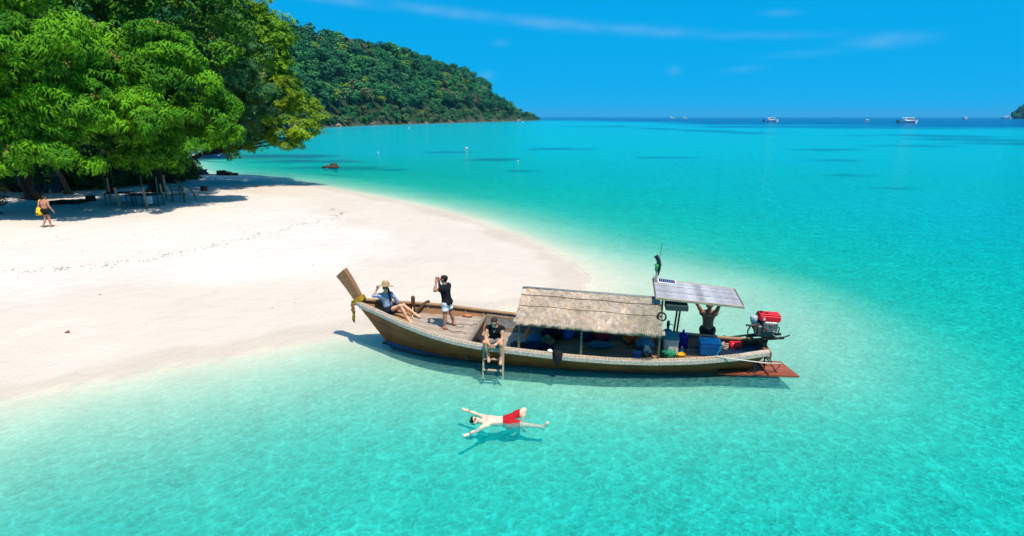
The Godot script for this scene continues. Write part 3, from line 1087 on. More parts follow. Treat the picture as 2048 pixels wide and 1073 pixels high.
	for i in 9:
		var f := i / 8.0
		knee.append(Vector3(0.62 + 0.28 * f, fore_y(0.7) + 0.03 + 0.24 * sin(f * PI * 0.5), -0.5 - 0.47 * f))
	part(b, "knee", Shape.new().tube(knee, 0.05, 6).done(), wood(0.1, 0.055, 0.03))
	# --- thatched roof
	var olive := wood(0.33, 0.27, 0.15)
	var weathered := wood(0.6, 0.56, 0.5, 0.9)
	var eave := func(s: float, side: float) -> Vector3: return Vector3(s, lut(s, [3.85, 7.45], [1.42, 1.3]), 1.25 * side)
	var ridge := func(s: float) -> Vector3: return Vector3(s, lut(s, [3.85, 7.45], [1.9, 1.79]), 0.0)
	var straw := [Color(0.74, 0.62, 0.5), Color(0.68, 0.6, 0.54), Color(0.82, 0.76, 0.69), Color(0.72, 0.53, 0.3), Color(0.52, 0.45, 0.4)]
	var grey_straw := [Color(0.5, 0.46, 0.36), Color(0.42, 0.4, 0.33), Color(0.58, 0.5, 0.38)]
	var blade := Shape.new()
	for q in 3:
		var x := (q - 1) * 0.022
		blade.tri(Vector3(x - 0.009, 0, 0), Vector3(x + 0.009, 0, 0), Vector3(x + (q - 1) * 0.02, 0.012 * (q % 2), 0.2))
		blade.tri(Vector3(x - 0.009, 0.004, 0), Vector3(x, 0.012, 0.02), Vector3(x + (q - 1) * 0.02, 0.006 * (q % 2), 0.2))
	var blade_mesh := blade.done()
	for side in [1.0, -1.0]:
		var rings := []
		for i in 13:
			var s := lerpf(3.85, 7.4, i / 12.0)
			var a: Vector3 = eave.call(s, side)
			var c: Vector3 = ridge.call(s)
			var m := a.lerp(c, 0.5) + Vector3(0, 0.05, 0)
			var q := PackedVector3Array([c, m, a, a - Vector3(0, 0.05, 0), m - Vector3(0, 0.07, 0), c - Vector3(0, 0.07, 0)])
			if side < 0:
				q.reverse()
			rings.append(q)
		part(b, "thatch_panel", Shape.new().smooth(true).loft(rings).done(), paint(0.7, 0.58, 0.4, 0.95, "stain", Vector3(1.5, 1.5, 1.5), "fine", 1.0))
		var where := []
		var tints := []
		for i in (5200 if side > 0 else 1800):
			var s := rng.randf_range(3.87, 7.38)
			var f := rng.randf()
			var a: Vector3 = eave.call(s, side)
			var c: Vector3 = ridge.call(s)
			var down := (a - c).normalized()
			var x := Vector3.RIGHT.rotated(Vector3.UP, rng.randf_range(-0.3, 0.3) * side)
			x = (x - down * x.dot(down)).normalized()
			var d2 := down.rotated((a - c).cross(Vector3.RIGHT).normalized(), rng.randf_range(-0.5, 0.5))
			var up := d2.cross(x).normalized()
			if up.y < 0:
				up = -up
			d2 = (d2 + up * rng.randf_range(0.0, 0.07)).normalized()
			var at := c.lerp(a, f) + Vector3(0, 0.05 * sin(PI * f) + 0.004, 0)
			where.append(Transform3D(Basis(x, up, d2) * Basis.from_scale(Vector3.ONE * rng.randf_range(0.6, 1.15)), at))
			var old := s > 6.72 + 0.12 * sin(f * 9.0)
			var tint: Color = grey_straw[rng.randi() % 3] if old else straw[rng.randi() % 5]
			tints.append(tint * (rng.randf_range(0.62, 1.15) * (0.92 + 0.3 * reef_noise.get_noise_2d(s * 50.0, f * 60.0))))
		many(b, "thatch_straw", blade_mesh, tinted(0.95), where, tints)
		part(b, "eave_board", strip(3.8, 7.46, 16, func(s: float):
			var a: Vector3 = eave.call(s, side)
			var z: float = 0.05 * side
			var q := PackedVector3Array([a + Vector3(0, 0.035, -z * 1.6), a + Vector3(0, 0.0 + 0.008 * sin(s * 9.0), z), a + Vector3(0, -0.035 + 0.01 * sin(s * 17.0), z), a + Vector3(0, -0.02, -z * 1.6)])
			if side < 0:
				q.reverse()
			return q), weathered)
		part(b, "eave_beam", Shape.new().bar(eave.call(3.83, side) + Vector3(0, -0.12, -0.13 * side), eave.call(7.42, side) + Vector3(0, -0.12, -0.13 * side), 0.08, 0.06, 0.008).done(), olive)
		for q in 6:
			var s := 3.95 + q * 0.68
			part(b, "rafter", Shape.new().bar(ridge.call(s) + Vector3(0, -0.1, 0), eave.call(s, side) + Vector3(0, -0.055, 0.02 * side), 0.045, 0.05).done(), olive)
		for q in 3:
			var s: float = [3.92, 5.48, 7.36][q]
			part(b, "roof_post", Shape.new().bar(Vector3(s, rim_y(s) - 0.1, (rim_t(s) - 0.15) * side), eave.call(s, side) + Vector3(0, -0.13, -0.13 * side), 0.055, 0.055, 0.008).done(), wood(0.3, 0.24, 0.15))
		for f in [0.28, 0.62]:
			var pts := []
			for i in 25:
				var s := lerpf(3.86, 7.42, i / 24.0)
				pts.append((ridge.call(s) as Vector3).lerp(eave.call(s, side), f + 0.012 * sin(s * 5.0)) + Vector3(0, 0.05 * sin(PI * f) + 0.024, 0))
			part(b, "thatch_line", Shape.new().tube(pts, 0.008, 5).done(), paint(0.09, 0.075, 0.06, 0.9))
	part(b, "ridge_cap", Shape.new().smooth(true).tube([ridge.call(3.84) + Vector3(0, 0.0, 0), ridge.call(5.6), ridge.call(7.42)], 0.035, 8).done(), paint(0.28, 0.33, 0.33, 0.9, "stain", Vector3(3, 3, 3)))
	# --- flat boarded roof over the stern, on its own frame
	var sr := func(s: float, f: float) -> Vector3:   # f from 0 at the far edge to 1 at the near edge
		return Vector3(s, lerpf(lut(s, [7.3, 9.4], [2.09, 1.9]), lut(s, [7.3, 9.4], [1.92, 1.8]), f), lerpf(-0.82, 0.36, f))
	var grey_w := [wood(0.5, 0.5, 0.53, 0.9), wood(0.42, 0.43, 0.47, 0.9), wood(0.58, 0.57, 0.59, 0.9), wood(0.46, 0.43, 0.45, 0.9)]
	for i in 9:
		var f0 := i / 9.0 + 0.004
		var f1 := (i + 1) / 9.0 - 0.004
		var lift := 0.003 * (i % 3)
		var rings := []
		for q in 2:
			var s: float = [7.28, 9.36][q]
			rings.append(PackedVector3Array([sr.call(s, f0) + Vector3(0, lift, 0), sr.call(s, f1) + Vector3(0, lift, 0), sr.call(s, f1) - Vector3(0, 0.022, 0), sr.call(s, f0) - Vector3(0, 0.022, 0)]))
		part(b, "roof_board", Shape.new().loft(rings).done(), paint([0.72, 0.62, 0.78, 0.68][i % 4], [0.76, 0.66, 0.82, 0.72][i % 4], [0.86, 0.8, 0.9, 0.84][i % 4], 0.9, "streak", Vector3(0.6, 3.0, 3.0), "grain", 0.4))
	var pale := wood(0.56, 0.5, 0.38)
	for f in [0.0, 1.0]:
		part(b, "roof_edge", Shape.new().bar(sr.call(7.26, f) + Vector3(0, -0.02, 0), sr.call(9.4, f) + Vector3(0, -0.02, 0), 0.06, 0.05, 0.006).done(), pale)
	for s in [7.27, 9.38]:
		part(b, "roof_edge", Shape.new().bar(sr.call(s, 0.02) + Vector3(0, -0.012, 0), sr.call(s, 0.98) + Vector3(0, -0.012, 0), 0.045, 0.04, 0.006).done(), wood(0.2, 0.17, 0.18))
	for s in [7.4, 8.05, 8.7, 9.25]:
		part(b, "roof_joist", Shape.new().bar(sr.call(s, 0.03) + Vector3(0, -0.05, 0), sr.call(s, 0.97) + Vector3(0, -0.05, 0), 0.04, 0.05).done(), olive)
	var iron := paint(0.02, 0.028, 0.022, 0.6)
	for q in [[7.45, 0.3, 1.9], [7.42, -0.78, 2.02], [7.98, -0.6, 2.0], [8.06, -0.62, 1.97]]:
		part(b, "roof_post", Shape.new().bar(Vector3(q[0] - (0.12 if q[0] > 7.9 else 0.0), 0.2, q[1]), Vector3(q[0], q[2] - 0.06, q[1]), 0.045, 0.045).done(), iron)
	part(b, "grab_rail", Shape.new().bar(Vector3(7.42, 1.72, -0.79), Vector3(9.36, 1.66, -0.79), 0.04, 0.04).done(), olive)
	part(b, "roof_post", Shape.new().bar(Vector3(9.36, 1.64, -0.79), Vector3(9.36, 1.9, -0.79), 0.04, 0.04).done(), olive)
	part(b, "roof_brace", Shape.new().bar(sr.call(7.3, 0.95) + Vector3(0, -0.05, 0), Vector3(7.45, 1.55, 0.3), 0.04, 0.04).done(), pale)
	part(b, "under_shelf", Shape.new().box(Vector3(7.8, 1.68, 0.22), Vector3(0.55, 0.14, 0.4), Basis(), 0.01).done(), wood(0.05, 0.09, 0.09))
	# solar panel on the stern roof
	var sol := part(b, "solar_panel", Shape.new().box((sr.call(7.62, 0.13) as Vector3) + Vector3(0, 0.022, 0), Vector3(0.48, 0.02, 0.27), Basis(Vector3.RIGHT, 0.14) * Basis(Vector3.BACK, -0.085), 0.004).done(), paint(0.8, 0.82, 0.85, 0.4))
	for i in 8:
		for r in 2:
			var at: Vector3 = (sr.call(7.62 - 0.189 + i * 0.054, 0.13) as Vector3) + Vector3(0, 0.036 - (r - 0.5) * 0.0156, (r - 0.5) * 0.112)
			part(sol, "solar_cell", Shape.new().box(at, Vector3(0.047, 0.006, 0.104), Basis(Vector3.RIGHT, 0.14) * Basis(Vector3.BACK, -0.085)).done(), paint(0.004, 0.02, 0.09, 0.15))
	# swimming board at the stern with its dark brace frame
	var red_w := [wood(0.36, 0.1, 0.05), wood(0.42, 0.13, 0.07), wood(0.45, 0.14, 0.09), wood(0.4, 0.11, 0.07)]
	for i in 5:
		var f0 := i / 5.0
		var f1 := (i + 1) / 5.0 - 0.008
		var e := func(s: float, f: float) -> Vector3: return Vector3(s + 0.22 * f * smoothstep(9.0, 10.8, s), 0.09, lerpf(-0.45 + 0.1 * (10.8 - s), 0.42 + 0.1 * (10.8 - s), f))
		var rings := []
		for s in [8.9, 9.8, 10.64]:
			rings.append(PackedVector3Array([e.call(s, f0), e.call(s, f1), e.call(s, f1) - Vector3(0, 0.04, 0), e.call(s, f0) - Vector3(0, 0.04, 0)]))
		part(b, "swim_board", Shape.new().loft(rings).done(), red_w[i % 4])
	for q in [[10.0, 0.3, 0.55, 10.35, 0.3], [10.0, -0.3, 0.55, 10.4, -0.3], [10.02, 0.3, 0.5, 10.1, 0.1], [9.75, 0.42, 0.42, 9.8, 0.46]]:
		part(b, "board_brace", Shape.new().bar(Vector3(q[0], q[2], q[1]), Vector3(q[3], 0.09, q[4]), 0.03, 0.03).done(), iron)
	for s in [9.55, 10.0]:
		part(b, "board_cleat", Shape.new().bar(Vector3(s, 0.105, -0.4), Vector3(s + 0.1, 0.105, 0.5), 0.03, 0.035).done(), wood(0.13, 0.04, 0.025))
	# motor mount on the stern
	part(b, "motor_mount", Shape.new().bar(Vector3(10.05, 0.5, 0), Vector3(10.05, 0.79, 0), 0.12, 0.16, 0.01).done(), paint(0.05, 0.045, 0.04, 0.6))
	part(b, "stern_block", Shape.new().box(Vector3(10.08, 0.56, 0), Vector3(0.16, 0.2, 0.8), Basis(), 0.02).done(), wood(0.3, 0.14, 0.07))


# ---------------------------------------------------------------- what lies in, hangs from and is bolted to the boat
func on_boat(s: float, y: float, t: float, turn := 0.0) -> Transform3D:
	return boat_at * Transform3D(Basis(Vector3.UP, turn), Vector3(s, y, t))

func bundle(called: String, label: String, category: String, xf: Transform3D, size: Vector3, m: Material, sd: int, amp := 0.45) -> Node3D:
	var t := thing(called, label, category, xf)
	var n := noise(sd, 0.9, FastNoiseLite.TYPE_SIMPLEX_SMOOTH, 3)
	part(t, "body", Shape.new().smooth(true).ellipsoid(Vector3(0, size.y * 0.45, 0), size * 0.5, Basis(), 22, 12, n, amp).done(), m)
	return t

func sack(called: String, label: String, category: String, xf: Transform3D, w: float, h: float, m: Material, sd: int) -> Node3D:
	var t := bundle(called, label, category, xf, Vector3(w, h * 0.85, w * 0.8), m, sd, 0.3)
	part(t, "neck", Shape.new().smooth(true).lathe([Vector2(w * 0.2, h * 0.72), Vector2(w * 0.07, h * 0.86), Vector2(w * 0.14, h), Vector2(w * 0.02, h * 0.97)], 12).done(), m)
	part(t, "cord", Shape.new().smooth(true).lathe([Vector2(w * 0.07, h * 0.83), Vector2(w * 0.1, h * 0.855), Vector2(w * 0.07, h * 0.88)], 12).done(), paint(0.5, 0.5, 0.48))
	return t

func brimmed_hat(t: Node3D, r: float, h: float, m: Material, band: Material, under: Material = null, xf := Transform3D()) -> void:
	var brim := Shape.new().smooth(true)
	var rings := []
	for p in [[0.42, 0.0], [0.7, -0.015], [1.0, -0.05], [1.0, -0.062], [0.7, -0.03], [0.42, -0.015]]:
		var ring := PackedVector3Array()
		for k in 24:
			var a := -TAU * k / 24
			ring.append(xf * Vector3(cos(a) * p[0] * r, p[1] * r * 2.0 + 0.06 * r * (p[0] - 0.42) * sin(a * 2.0 + 0.7), sin(a) * p[0] * r))
		rings.append(ring)
	rings.reverse()
	part(t, "brim", brim.loft(rings, true, false).done(), m)
	if under:
		part(t, "brim_lining", Shape.new().smooth(true).lathe([Vector2(0.95 * r, -0.13 * r), Vector2(0.4 * r, -0.05 * r)], 24, xf).done(), under)
	part(t, "crown", Shape.new().smooth(true).lathe([Vector2(0.46 * r, -0.01), Vector2(0.44 * r, h * 0.55), Vector2(0.36 * r, h * 0.9), Vector2(0.2 * r, h), Vector2(0.02, h * 0.95)], 20, xf).done(), m)
	part(t, "band", Shape.new().smooth(true).lathe([Vector2(0.468 * r, 0.0), Vector2(0.466 * r, h * 0.2)], 20, xf).done(), band)

func jug(called: String, label: String, m: Material, xf: Transform3D) -> Node3D:
	var t := thing(called, label, "water jug", xf)
	part(t, "bottle", Shape.new().smooth(true).lathe([Vector2(0.11, 0.0), Vector2(0.135, 0.02), Vector2(0.135, 0.1), Vector2(0.125, 0.115), Vector2(0.125, 0.13), Vector2(0.136, 0.145), Vector2(0.136, 0.23), Vector2(0.125, 0.245), Vector2(0.136, 0.26), Vector2(0.134, 0.33), Vector2(0.1, 0.4), Vector2(0.035, 0.425), Vector2(0.03, 0.47)], 20).done(), m)
	part(t, "cap", Shape.new().smooth(true).lathe([Vector2(0.034, 0.455), Vector2(0.034, 0.495), Vector2(0.005, 0.5)], 14).done(), m)
	return t

func coil(called: String, label: String, pts: Array, r: float, m: Material, xf: Transform3D) -> void:
	single(called, Shape.new().smooth(true).tube(pts, r, 6).done(), m, label, "rope", xf)

func make_cargo() -> void:
	var straw := paint(0.58, 0.42, 0.22, 0.9, "blobs", Vector3(9, 9, 9), "fine", 0.3)
	# garland tied round the foot of the prow
	var g := thing("garland", "yellow garland with pink tassels tied round the foot of the prow", "garland", on_boat(-0.84, 1.27, 0.0))
	var yellow := paint(0.72, 0.47, 0.03, 0.9, "blobs", Vector3(14, 14, 14), "lumps", 1.0)
	var tilt := Basis(Vector3.BACK, 0.55)
	var loop := []
	for i in 25:
		var a := TAU * i / 24.0
		loop.append(tilt * Vector3(cos(a) * 0.19, 0.02 * sin(a * 7.0), sin(a) * 0.15))
	part(g, "loop", Shape.new().smooth(true).tube(loop, 0.042, 8).done(), yellow)
	part(g, "loop", Shape.new().smooth(true).tube(loop.map(func(v): return v * 0.97 + Vector3(-0.02, 0.06, 0)), 0.036, 8).done(), yellow)
	for q in [[-0.15, 0.1, 0.6, 0.04, yellow], [-0.12, 0.14, 0.53, 0.035, yellow], [-0.2, 0.05, 0.3, 0.03, paint(0.75, 0.25, 0.18)], [-0.08, 0.17, 0.26, 0.025, paint(0.6, 0.14, 0.14)], [-0.1, 0.13, 0.44, 0.02, paint(0.05, 0.12, 0.35)]]:
		var pts := []
		for i in 9:
			pts.append(Vector3(q[0] + 0.012 * sin(i * 1.7), -0.02 - q[2] * i / 8.0, q[1] + 0.01 * cos(i * 2.1)))
		part(g, "tassel", Shape.new().smooth(true).tube(pts, [q[3] * 0.7, q[3], q[3] * 0.95, q[3], q[3] * 0.9, q[3], q[3] * 0.9, q[3] * 1.05, q[3] * 0.6], 8, true, 0.6).done(), q[4])
	# mast head with cloth and whip aerial on the corner of the stern roof
	var mast := thing("flag_mast", "slim mast with whip aerial at the corner of the stern roof", "mast", on_boat(7.33, 1.95, -0.6))
	part(mast, "pole", Shape.new().tube([Vector3(0, -0.1, 0), Vector3(0.0, 0.45, 0), Vector3(0.01, 0.85, 0)], 0.018, 6).done(), paint(0.25, 0.2, 0.15))
	part(mast, "aerial", Shape.new().tube([Vector3(0.03, 0.1, 0), Vector3(0.05, 0.7, 0), Vector3(0.1, 1.17, 0)], 0.007, 5).done(), paint(0.1, 0.1, 0.1))
	part(mast, "bracket", Shape.new().box(Vector3(-0.03, 0.15, 0), Vector3(0.07, 0.2, 0.08), Basis(), 0.01).done(), paint(0.3, 0.25, 0.25))
	var fl := thing("mast_cloth", "dark green and black cloth wrapped round the mast", "cloth", on_boat(7.33, 2.4, -0.6))
	part(fl, "cloth", Shape.new().smooth(true).tube([Vector3(0.05, -0.16, 0.0), Vector3(0.06, 0.0, 0.02), Vector3(0.07, 0.12, 0.0), Vector3(0.03, 0.26, 0.02), Vector3(-0.03, 0.36, 0), Vector3(-0.08, 0.33, 0.02)], [0.015, 0.04, 0.05, 0.055, 0.06, 0.02], 8, true, 0.7).done(), paint(0.01, 0.03, 0.035, 0.9))
	part(fl, "tie", Shape.new().smooth(true).tube([Vector3(-0.07, 0.16, 0.05), Vector3(0.0, 0.12, 0.07), Vector3(-0.02, 0.02, 0.06), Vector3(0.0, -0.07, 0.04)], [0.02, 0.05, 0.035, 0.02], 8, true, 0.6).done(), paint(0.05, 0.3, 0.12, 0.9))
	# --- diesel engine on its mount
	var e := thing("long_tail_engine", "red topped diesel engine with long propeller shaft on the stern mount", "engine", on_boat(10.05, 0.79, 0.0))
	var black := paint(0.012, 0.012, 0.012, 0.5)
	var iron := paint(0.09, 0.09, 0.095, 0.45, "stain", Vector3(3, 3, 3))
	var steel := paint(0.38, 0.38, 0.38, 0.5, "stain", Vector3(4, 4, 4))
	steel.metallic = 0.4
	var red := paint(0.62, 0.01, 0.025, 0.6)
	part(e, "swivel", Shape.new().smooth(true).lathe([Vector2(0.09, 0.0), Vector2(0.09, 0.04), Vector2(0.06, 0.07), Vector2(0.06, 0.12)], 14).done(), black)
	for z in [-0.13, 0.13]:
		part(e, "bed_beam", Shape.new().bar(Vector3(-0.42, 0.06, z), Vector3(0.42, 0.17, z), 0.06, 0.05, 0.006).done(), black)
	for x in [-0.3, -0.05, 0.2]:
		part(e, "bed_cross_beam", Shape.new().bar(Vector3(x, 0.11 + x * 0.13, -0.16), Vector3(x, 0.11 + x * 0.13, 0.16), 0.06, 0.04, 0.005).done(), black)
	part(e, "crankcase", Shape.new().box(Vector3(-0.02, 0.31, 0), Vector3(0.46, 0.3, 0.34), Basis(), 0.03).done(), iron)
	part(e, "cylinder_head", Shape.new().box(Vector3(0.06, 0.45, 0.1), Vector3(0.3, 0.26, 0.2), Basis(), 0.02).done(), steel)
	for i in 5:
		part(e, "cooling_fin", Shape.new().box(Vector3(0.06, 0.35 + i * 0.045, 0.1), Vector3(0.34, 0.012, 0.235)).done(), steel)
	for q in [[-0.04, 0.4, 0.24], [0.14, 0.34, 0.22], [0.05, 0.5, 0.225], [0.2, 0.48, 0.2]]:
		part(e, "bolt_cap", Shape.new().smooth(true).lathe([Vector2(0.035, 0), Vector2(0.035, 0.03), Vector2(0.015, 0.04)], 10, Transform3D(Basis(Vector3.RIGHT, PI / 2), Vector3(q[0], q[1], q[2] - 0.03))).done(), paint(0.22, 0.03, 0.05, 0.4) if q[0] < 0.1 else steel)
	var tank := Shape.new().smooth(false)
	tank.box(Vector3(0.04, 0.65, 0), Vector3(0.52, 0.17, 0.3), Basis(Vector3.BACK, -0.03), 0.035)
	part(e, "fuel_tank", tank.done(), red)
	part(e, "tank_lid", Shape.new().box(Vector3(0.04, 0.745, 0), Vector3(0.5, 0.03, 0.27), Basis(Vector3.BACK, -0.03), 0.012).done(), red)
	part(e, "filler_cap", Shape.new().smooth(true).lathe([Vector2(0.035, 0.75), Vector2(0.035, 0.785), Vector2(0.01, 0.79)], 12, Transform3D(Basis(), Vector3(-0.02, 0, 0.05))).done(), black)
	part(e, "tank_badge", Shape.new().box(Vector3(-0.1, 0.64, 0.152), Vector3(0.045, 0.07, 0.006)).done(), paint(0.75, 0.6, 0.6))
	part(e, "air_cleaner", Shape.new().smooth(true).lathe([Vector2(0.03, -0.09), Vector2(0.085, -0.085), Vector2(0.09, 0.06), Vector2(0.07, 0.085), Vector2(0.02, 0.09)], 16, Transform3D(Basis(Vector3.BACK, 0.1), Vector3(-0.32, 0.6, 0.05))).done(), paint(0.35, 0.42, 0.48, 0.35))
	part(e, "flywheel", Shape.new().smooth(true).lathe([Vector2(0.05, -0.03), Vector2(0.19, -0.03), Vector2(0.2, 0.0), Vector2(0.19, 0.03), Vector2(0.05, 0.03)], 24, Transform3D(Basis(Vector3.RIGHT, PI / 2), Vector3(-0.1, 0.36, -0.22))).done(), black)
	var hose := func(pts: Array, r: float) -> void: part(e, "hose", Shape.new().smooth(true).tube(pts, r, 7).done(), black)
	hose.call([Vector3(-0.3, 0.52, 0.1), Vector3(-0.4, 0.45, 0.14), Vector3(-0.46, 0.3, 0.14), Vector3(-0.43, 0.14, 0.12), Vector3(-0.3, 0.1, 0.1)], 0.018)
	hose.call([Vector3(-0.28, 0.68, 0.0), Vector3(-0.24, 0.79, 0.02), Vector3(-0.16, 0.81, 0.02), Vector3(-0.12, 0.74, 0.02)], 0.014)
	hose.call([Vector3(-0.2, 0.73, 0.06), Vector3(-0.17, 0.81, 0.06), Vector3(-0.08, 0.8, 0.06), Vector3(-0.06, 0.73, 0.06)], 0.012)
	hose.call([Vector3(0.2, 0.5, 0.16), Vector3(0.27, 0.44, 0.18), Vector3(0.26, 0.3, 0.16), Vector3(0.18, 0.24, 0.14)], 0.014)
	hose.call([Vector3(-0.24, 0.42, 0.16), Vector3(-0.33, 0.36, 0.2), Vector3(-0.28, 0.24, 0.2), Vector3(-0.12, 0.2, 0.19)], 0.014)
	part(e, "exhaust", Shape.new().smooth(true).tube([Vector3(-0.2, 0.5, 0.12), Vector3(-0.36, 0.46, 0.16), Vector3(-0.52, 0.46, 0.16)], 0.026, 9).done(), iron)
	part(e, "tiller", Shape.new().smooth(true).tube([Vector3(0.1, 0.12, 0.17), Vector3(0.32, 0.18, 0.2), Vector3(0.52, 0.28, 0.22)], 0.018, 7).done(), black)
	part(e, "starter_crank", Shape.new().tube([Vector3(0.12, 0.28, 0.18), Vector3(0.12, 0.28, 0.26), Vector3(0.22, 0.22, 0.26), Vector3(0.22, 0.22, 0.32)], 0.013, 6).done(), steel)
	# the long shaft is swung forward over the far rail, its propeller in the water
	var p0 := Vector3(-0.2, 0.12, -0.15)
	var p1 := Vector3(-0.62, -0.86, -2.25)
	part(e, "shaft", Shape.new().smooth(true).tube([p0, p1], 0.028, 8).done(), paint(0.03, 0.07, 0.05, 0.5))
	part(e, "shaft_brace", Shape.new().tube([Vector3(-0.1, -0.0, -0.12), p0.lerp(p1, 0.6) + Vector3(0, -0.05, 0)], 0.016, 6).done(), black)
	var dir := (p1 - p0).normalized()
	var pb := Basis(dir.cross(Vector3.UP).normalized(), dir, dir.cross(Vector3.UP).normalized().cross(dir))
	var prop := part(e, "propeller", Shape.new().smooth(true).lathe([Vector2(0.01, -0.06), Vector2(0.04, -0.04), Vector2(0.04, 0.04), Vector2(0.01, 0.08)], 10, Transform3D(pb, p1)).done(), paint(0.02, 0.12, 0.2, 0.4))
	for i in 3:
		var a := TAU * i / 3.0 + 0.4
		part(prop, "propeller_blade", Shape.new().smooth(true).ellipsoid(p1 + pb * Vector3(cos(a) * 0.11, 0, sin(a) * 0.11), Vector3(0.1, 0.008, 0.05), pb * Basis(Vector3.UP, -a) * Basis(Vector3.RIGHT, 0.6), 10, 6).done(), paint(0.02, 0.12, 0.2, 0.4))
	# --- foredeck
	var line := []
	for i in 60:
		var a := i * 0.33
		line.append(Vector3(cos(a) * (0.12 + 0.03 * sin(i * 0.31)) + (0.35 if i > 30 else 0.0) + i * 0.002, 0.012 + 0.006 * (i % 3), sin(a) * (0.13 + 0.03 * sin(i * 0.53)) - (0.06 if i > 30 else 0.0)))
	coil("deck_rope", "thin pale rope lying in loose loops on the foredeck", line, 0.007, paint(0.3, 0.27, 0.23, 0.9), on_boat(2.0, fore_y(2.0), -0.25))
	coil("deck_rope", "dark thin line trailing across the foredeck behind the standing man", [Vector3(0, 0.012, 0.1), Vector3(0.2, 0.014, 0.0), Vector3(0.4, 0.013, 0.2), Vector3(0.66, 0.012, 0.12), Vector3(0.8, 0.014, 0.25)], 0.008, paint(0.12, 0.1, 0.09, 0.9), on_boat(1.55, fore_y(1.8), 0.1))
	coil("post_rope", "short white rope hanging from the mooring post", [Vector3(0.0, 0.0, 0.0), Vector3(0.03, -0.12, 0.07), Vector3(0.02, -0.2, 0.12), Vector3(0.1, -0.21, 0.3)], 0.011, paint(0.7, 0.68, 0.62, 0.9), on_boat(0.58, fore_y(0.6) + 0.23, -0.44))
	bundle("deck_cloth", "small faded red cloth by the far side of the foredeck", "cloth", on_boat(2.05, fore_y(2.0), -1.0), Vector3(0.3, 0.08, 0.14), paint(0.45, 0.16, 0.1), 61)
	bundle("shoulder_bag", "black shoulder bag with pink cloth below the edge of the foredeck", "bag", on_boat(2.74, 0.25, 0.2), Vector3(0.32, 0.3, 0.34), paint(0.02, 0.015, 0.02), 62)
	bundle("pink_cloth", "crumpled pink cloth beside the black shoulder bag", "cloth", on_boat(2.72, 0.25, 0.46), Vector3(0.22, 0.14, 0.2), paint(0.55, 0.22, 0.3), 63)
	bundle("small_bag", "dark grey bag beside the first roof post", "bag", on_boat(3.68, 0.25, 0.45), Vector3(0.22, 0.28, 0.3), paint(0.05, 0.05, 0.06), 64)
	# --- under the thatch
	var pattern := paint(0.06, 0.3, 0.5, 0.8, "blobs", Vector3(5, 5, 5), "lumps", 1.0)
	sack("drawstring_bag", "light blue patterned bag standing under the thatch beside the straw hat", "bag", on_boat(4.16, 0.22, -0.1), 0.42, 0.44, pattern, 65)
	sack("dry_bag", "orange dry bag behind the light blue patterned bag", "bag", on_boat(3.98, 0.22, -0.32), 0.24, 0.5, paint(0.6, 0.2, 0.06), 66)
	var h := thing("straw_hat", "straw sun hat lying under the thatched roof", "hat", on_boat(4.5, 0.33, -0.28) * Transform3D(Basis(Vector3.RIGHT, 0.2), Vector3.ZERO))
	brimmed_hat(h, 0.21, 0.15, straw, paint(0.4, 0.28, 0.15, 0.9))
	bundle("sleeping_mat", "dark navy cloth roll lying along the near rail under the thatch", "cloth roll", on_boat(4.22, 0.22, 0.2), Vector3(0.95, 0.24, 0.36), paint(0.008, 0.013, 0.035), 67, 0.25)
	bundle("backpack", "black backpack behind the straw hat", "bag", on_boat(4.6, 0.22, -0.62), Vector3(0.62, 0.42, 0.4), paint(0.008, 0.008, 0.01), 68)
	sack("swim_bag", "bright blue bag on the far side under the thatch", "bag", on_boat(4.98, 0.22, -0.78), 0.42, 0.34, paint(0.02, 0.13, 0.5), 69)
	bundle("navy_jacket", "dark navy jacket heaped beside the red bag", "jacket", on_boat(5.5, 0.22, -0.72), Vector3(0.42, 0.3, 0.36), paint(0.012, 0.025, 0.06), 70)
	bundle("red_bag", "red duffel bag in the middle of the shaded floor", "bag", on_boat(5.95, 0.22, -0.84), Vector3(0.55, 0.3, 0.34), paint(0.5, 0.015, 0.03), 71)
	bundle("blue_towel", "blue grey towel crumpled on the slatted floor", "towel", on_boat(5.92, 0.22, -0.28), Vector3(0.68, 0.16, 0.3), paint(0.1, 0.24, 0.36, 0.9, "stain", Vector3(4, 4, 4)), 72)
	for i in 3:
		bundle("life_jacket", ["orange life jacket at the left end of the row against the far side", "orange life jacket in the middle of the row against the far side", "orange life jacket at the right end of the row against the far side"][i], "life jacket", on_boat(6.72 + i * 0.3, 0.22, -0.72 + 0.03 * i, i * 0.5), Vector3(0.34, 0.3 - 0.03 * (i % 2), 0.24), paint(0.72, 0.13, 0.02), 73 + i).set_meta("group", "orange life jackets under the thatch")
	bundle("plastic_bag", "translucent blue plastic bag in front of the orange life jackets", "bag", on_boat(7.14, 0.22, -0.3), Vector3(0.5, 0.36, 0.36), paint(0.06, 0.2, 0.34, 0.4), 77)
	bundle("dark_bag", "dark teal bag against the last near roof post", "bag", on_boat(7.12, 0.22, 0.08), Vector3(0.4, 0.3, 0.34), paint(0.01, 0.05, 0.09), 78)
	var tub := thing("blue_tub", "small square blue tub left of the last near roof post", "tub", on_boat(6.9, 0.22, 0.3))
	part(tub, "tub", Shape.new().box(Vector3(0, 0.08, 0), Vector3(0.2, 0.16, 0.16), Basis(), 0.012).done(), paint(0.02, 0.14, 0.38, 0.5))
	part(tub, "lid", Shape.new().box(Vector3(0, 0.172, 0), Vector3(0.215, 0.024, 0.175), Basis(), 0.008).done(), paint(0.03, 0.18, 0.45, 0.5))
	# black cloth over the near rail
	var bc := thing("black_cloth", "black cloth hung over the near rail outside the thatched roof", "cloth", on_boat(4.92, rim_y(4.92) + 0.05, 1.3))
	var rings := []
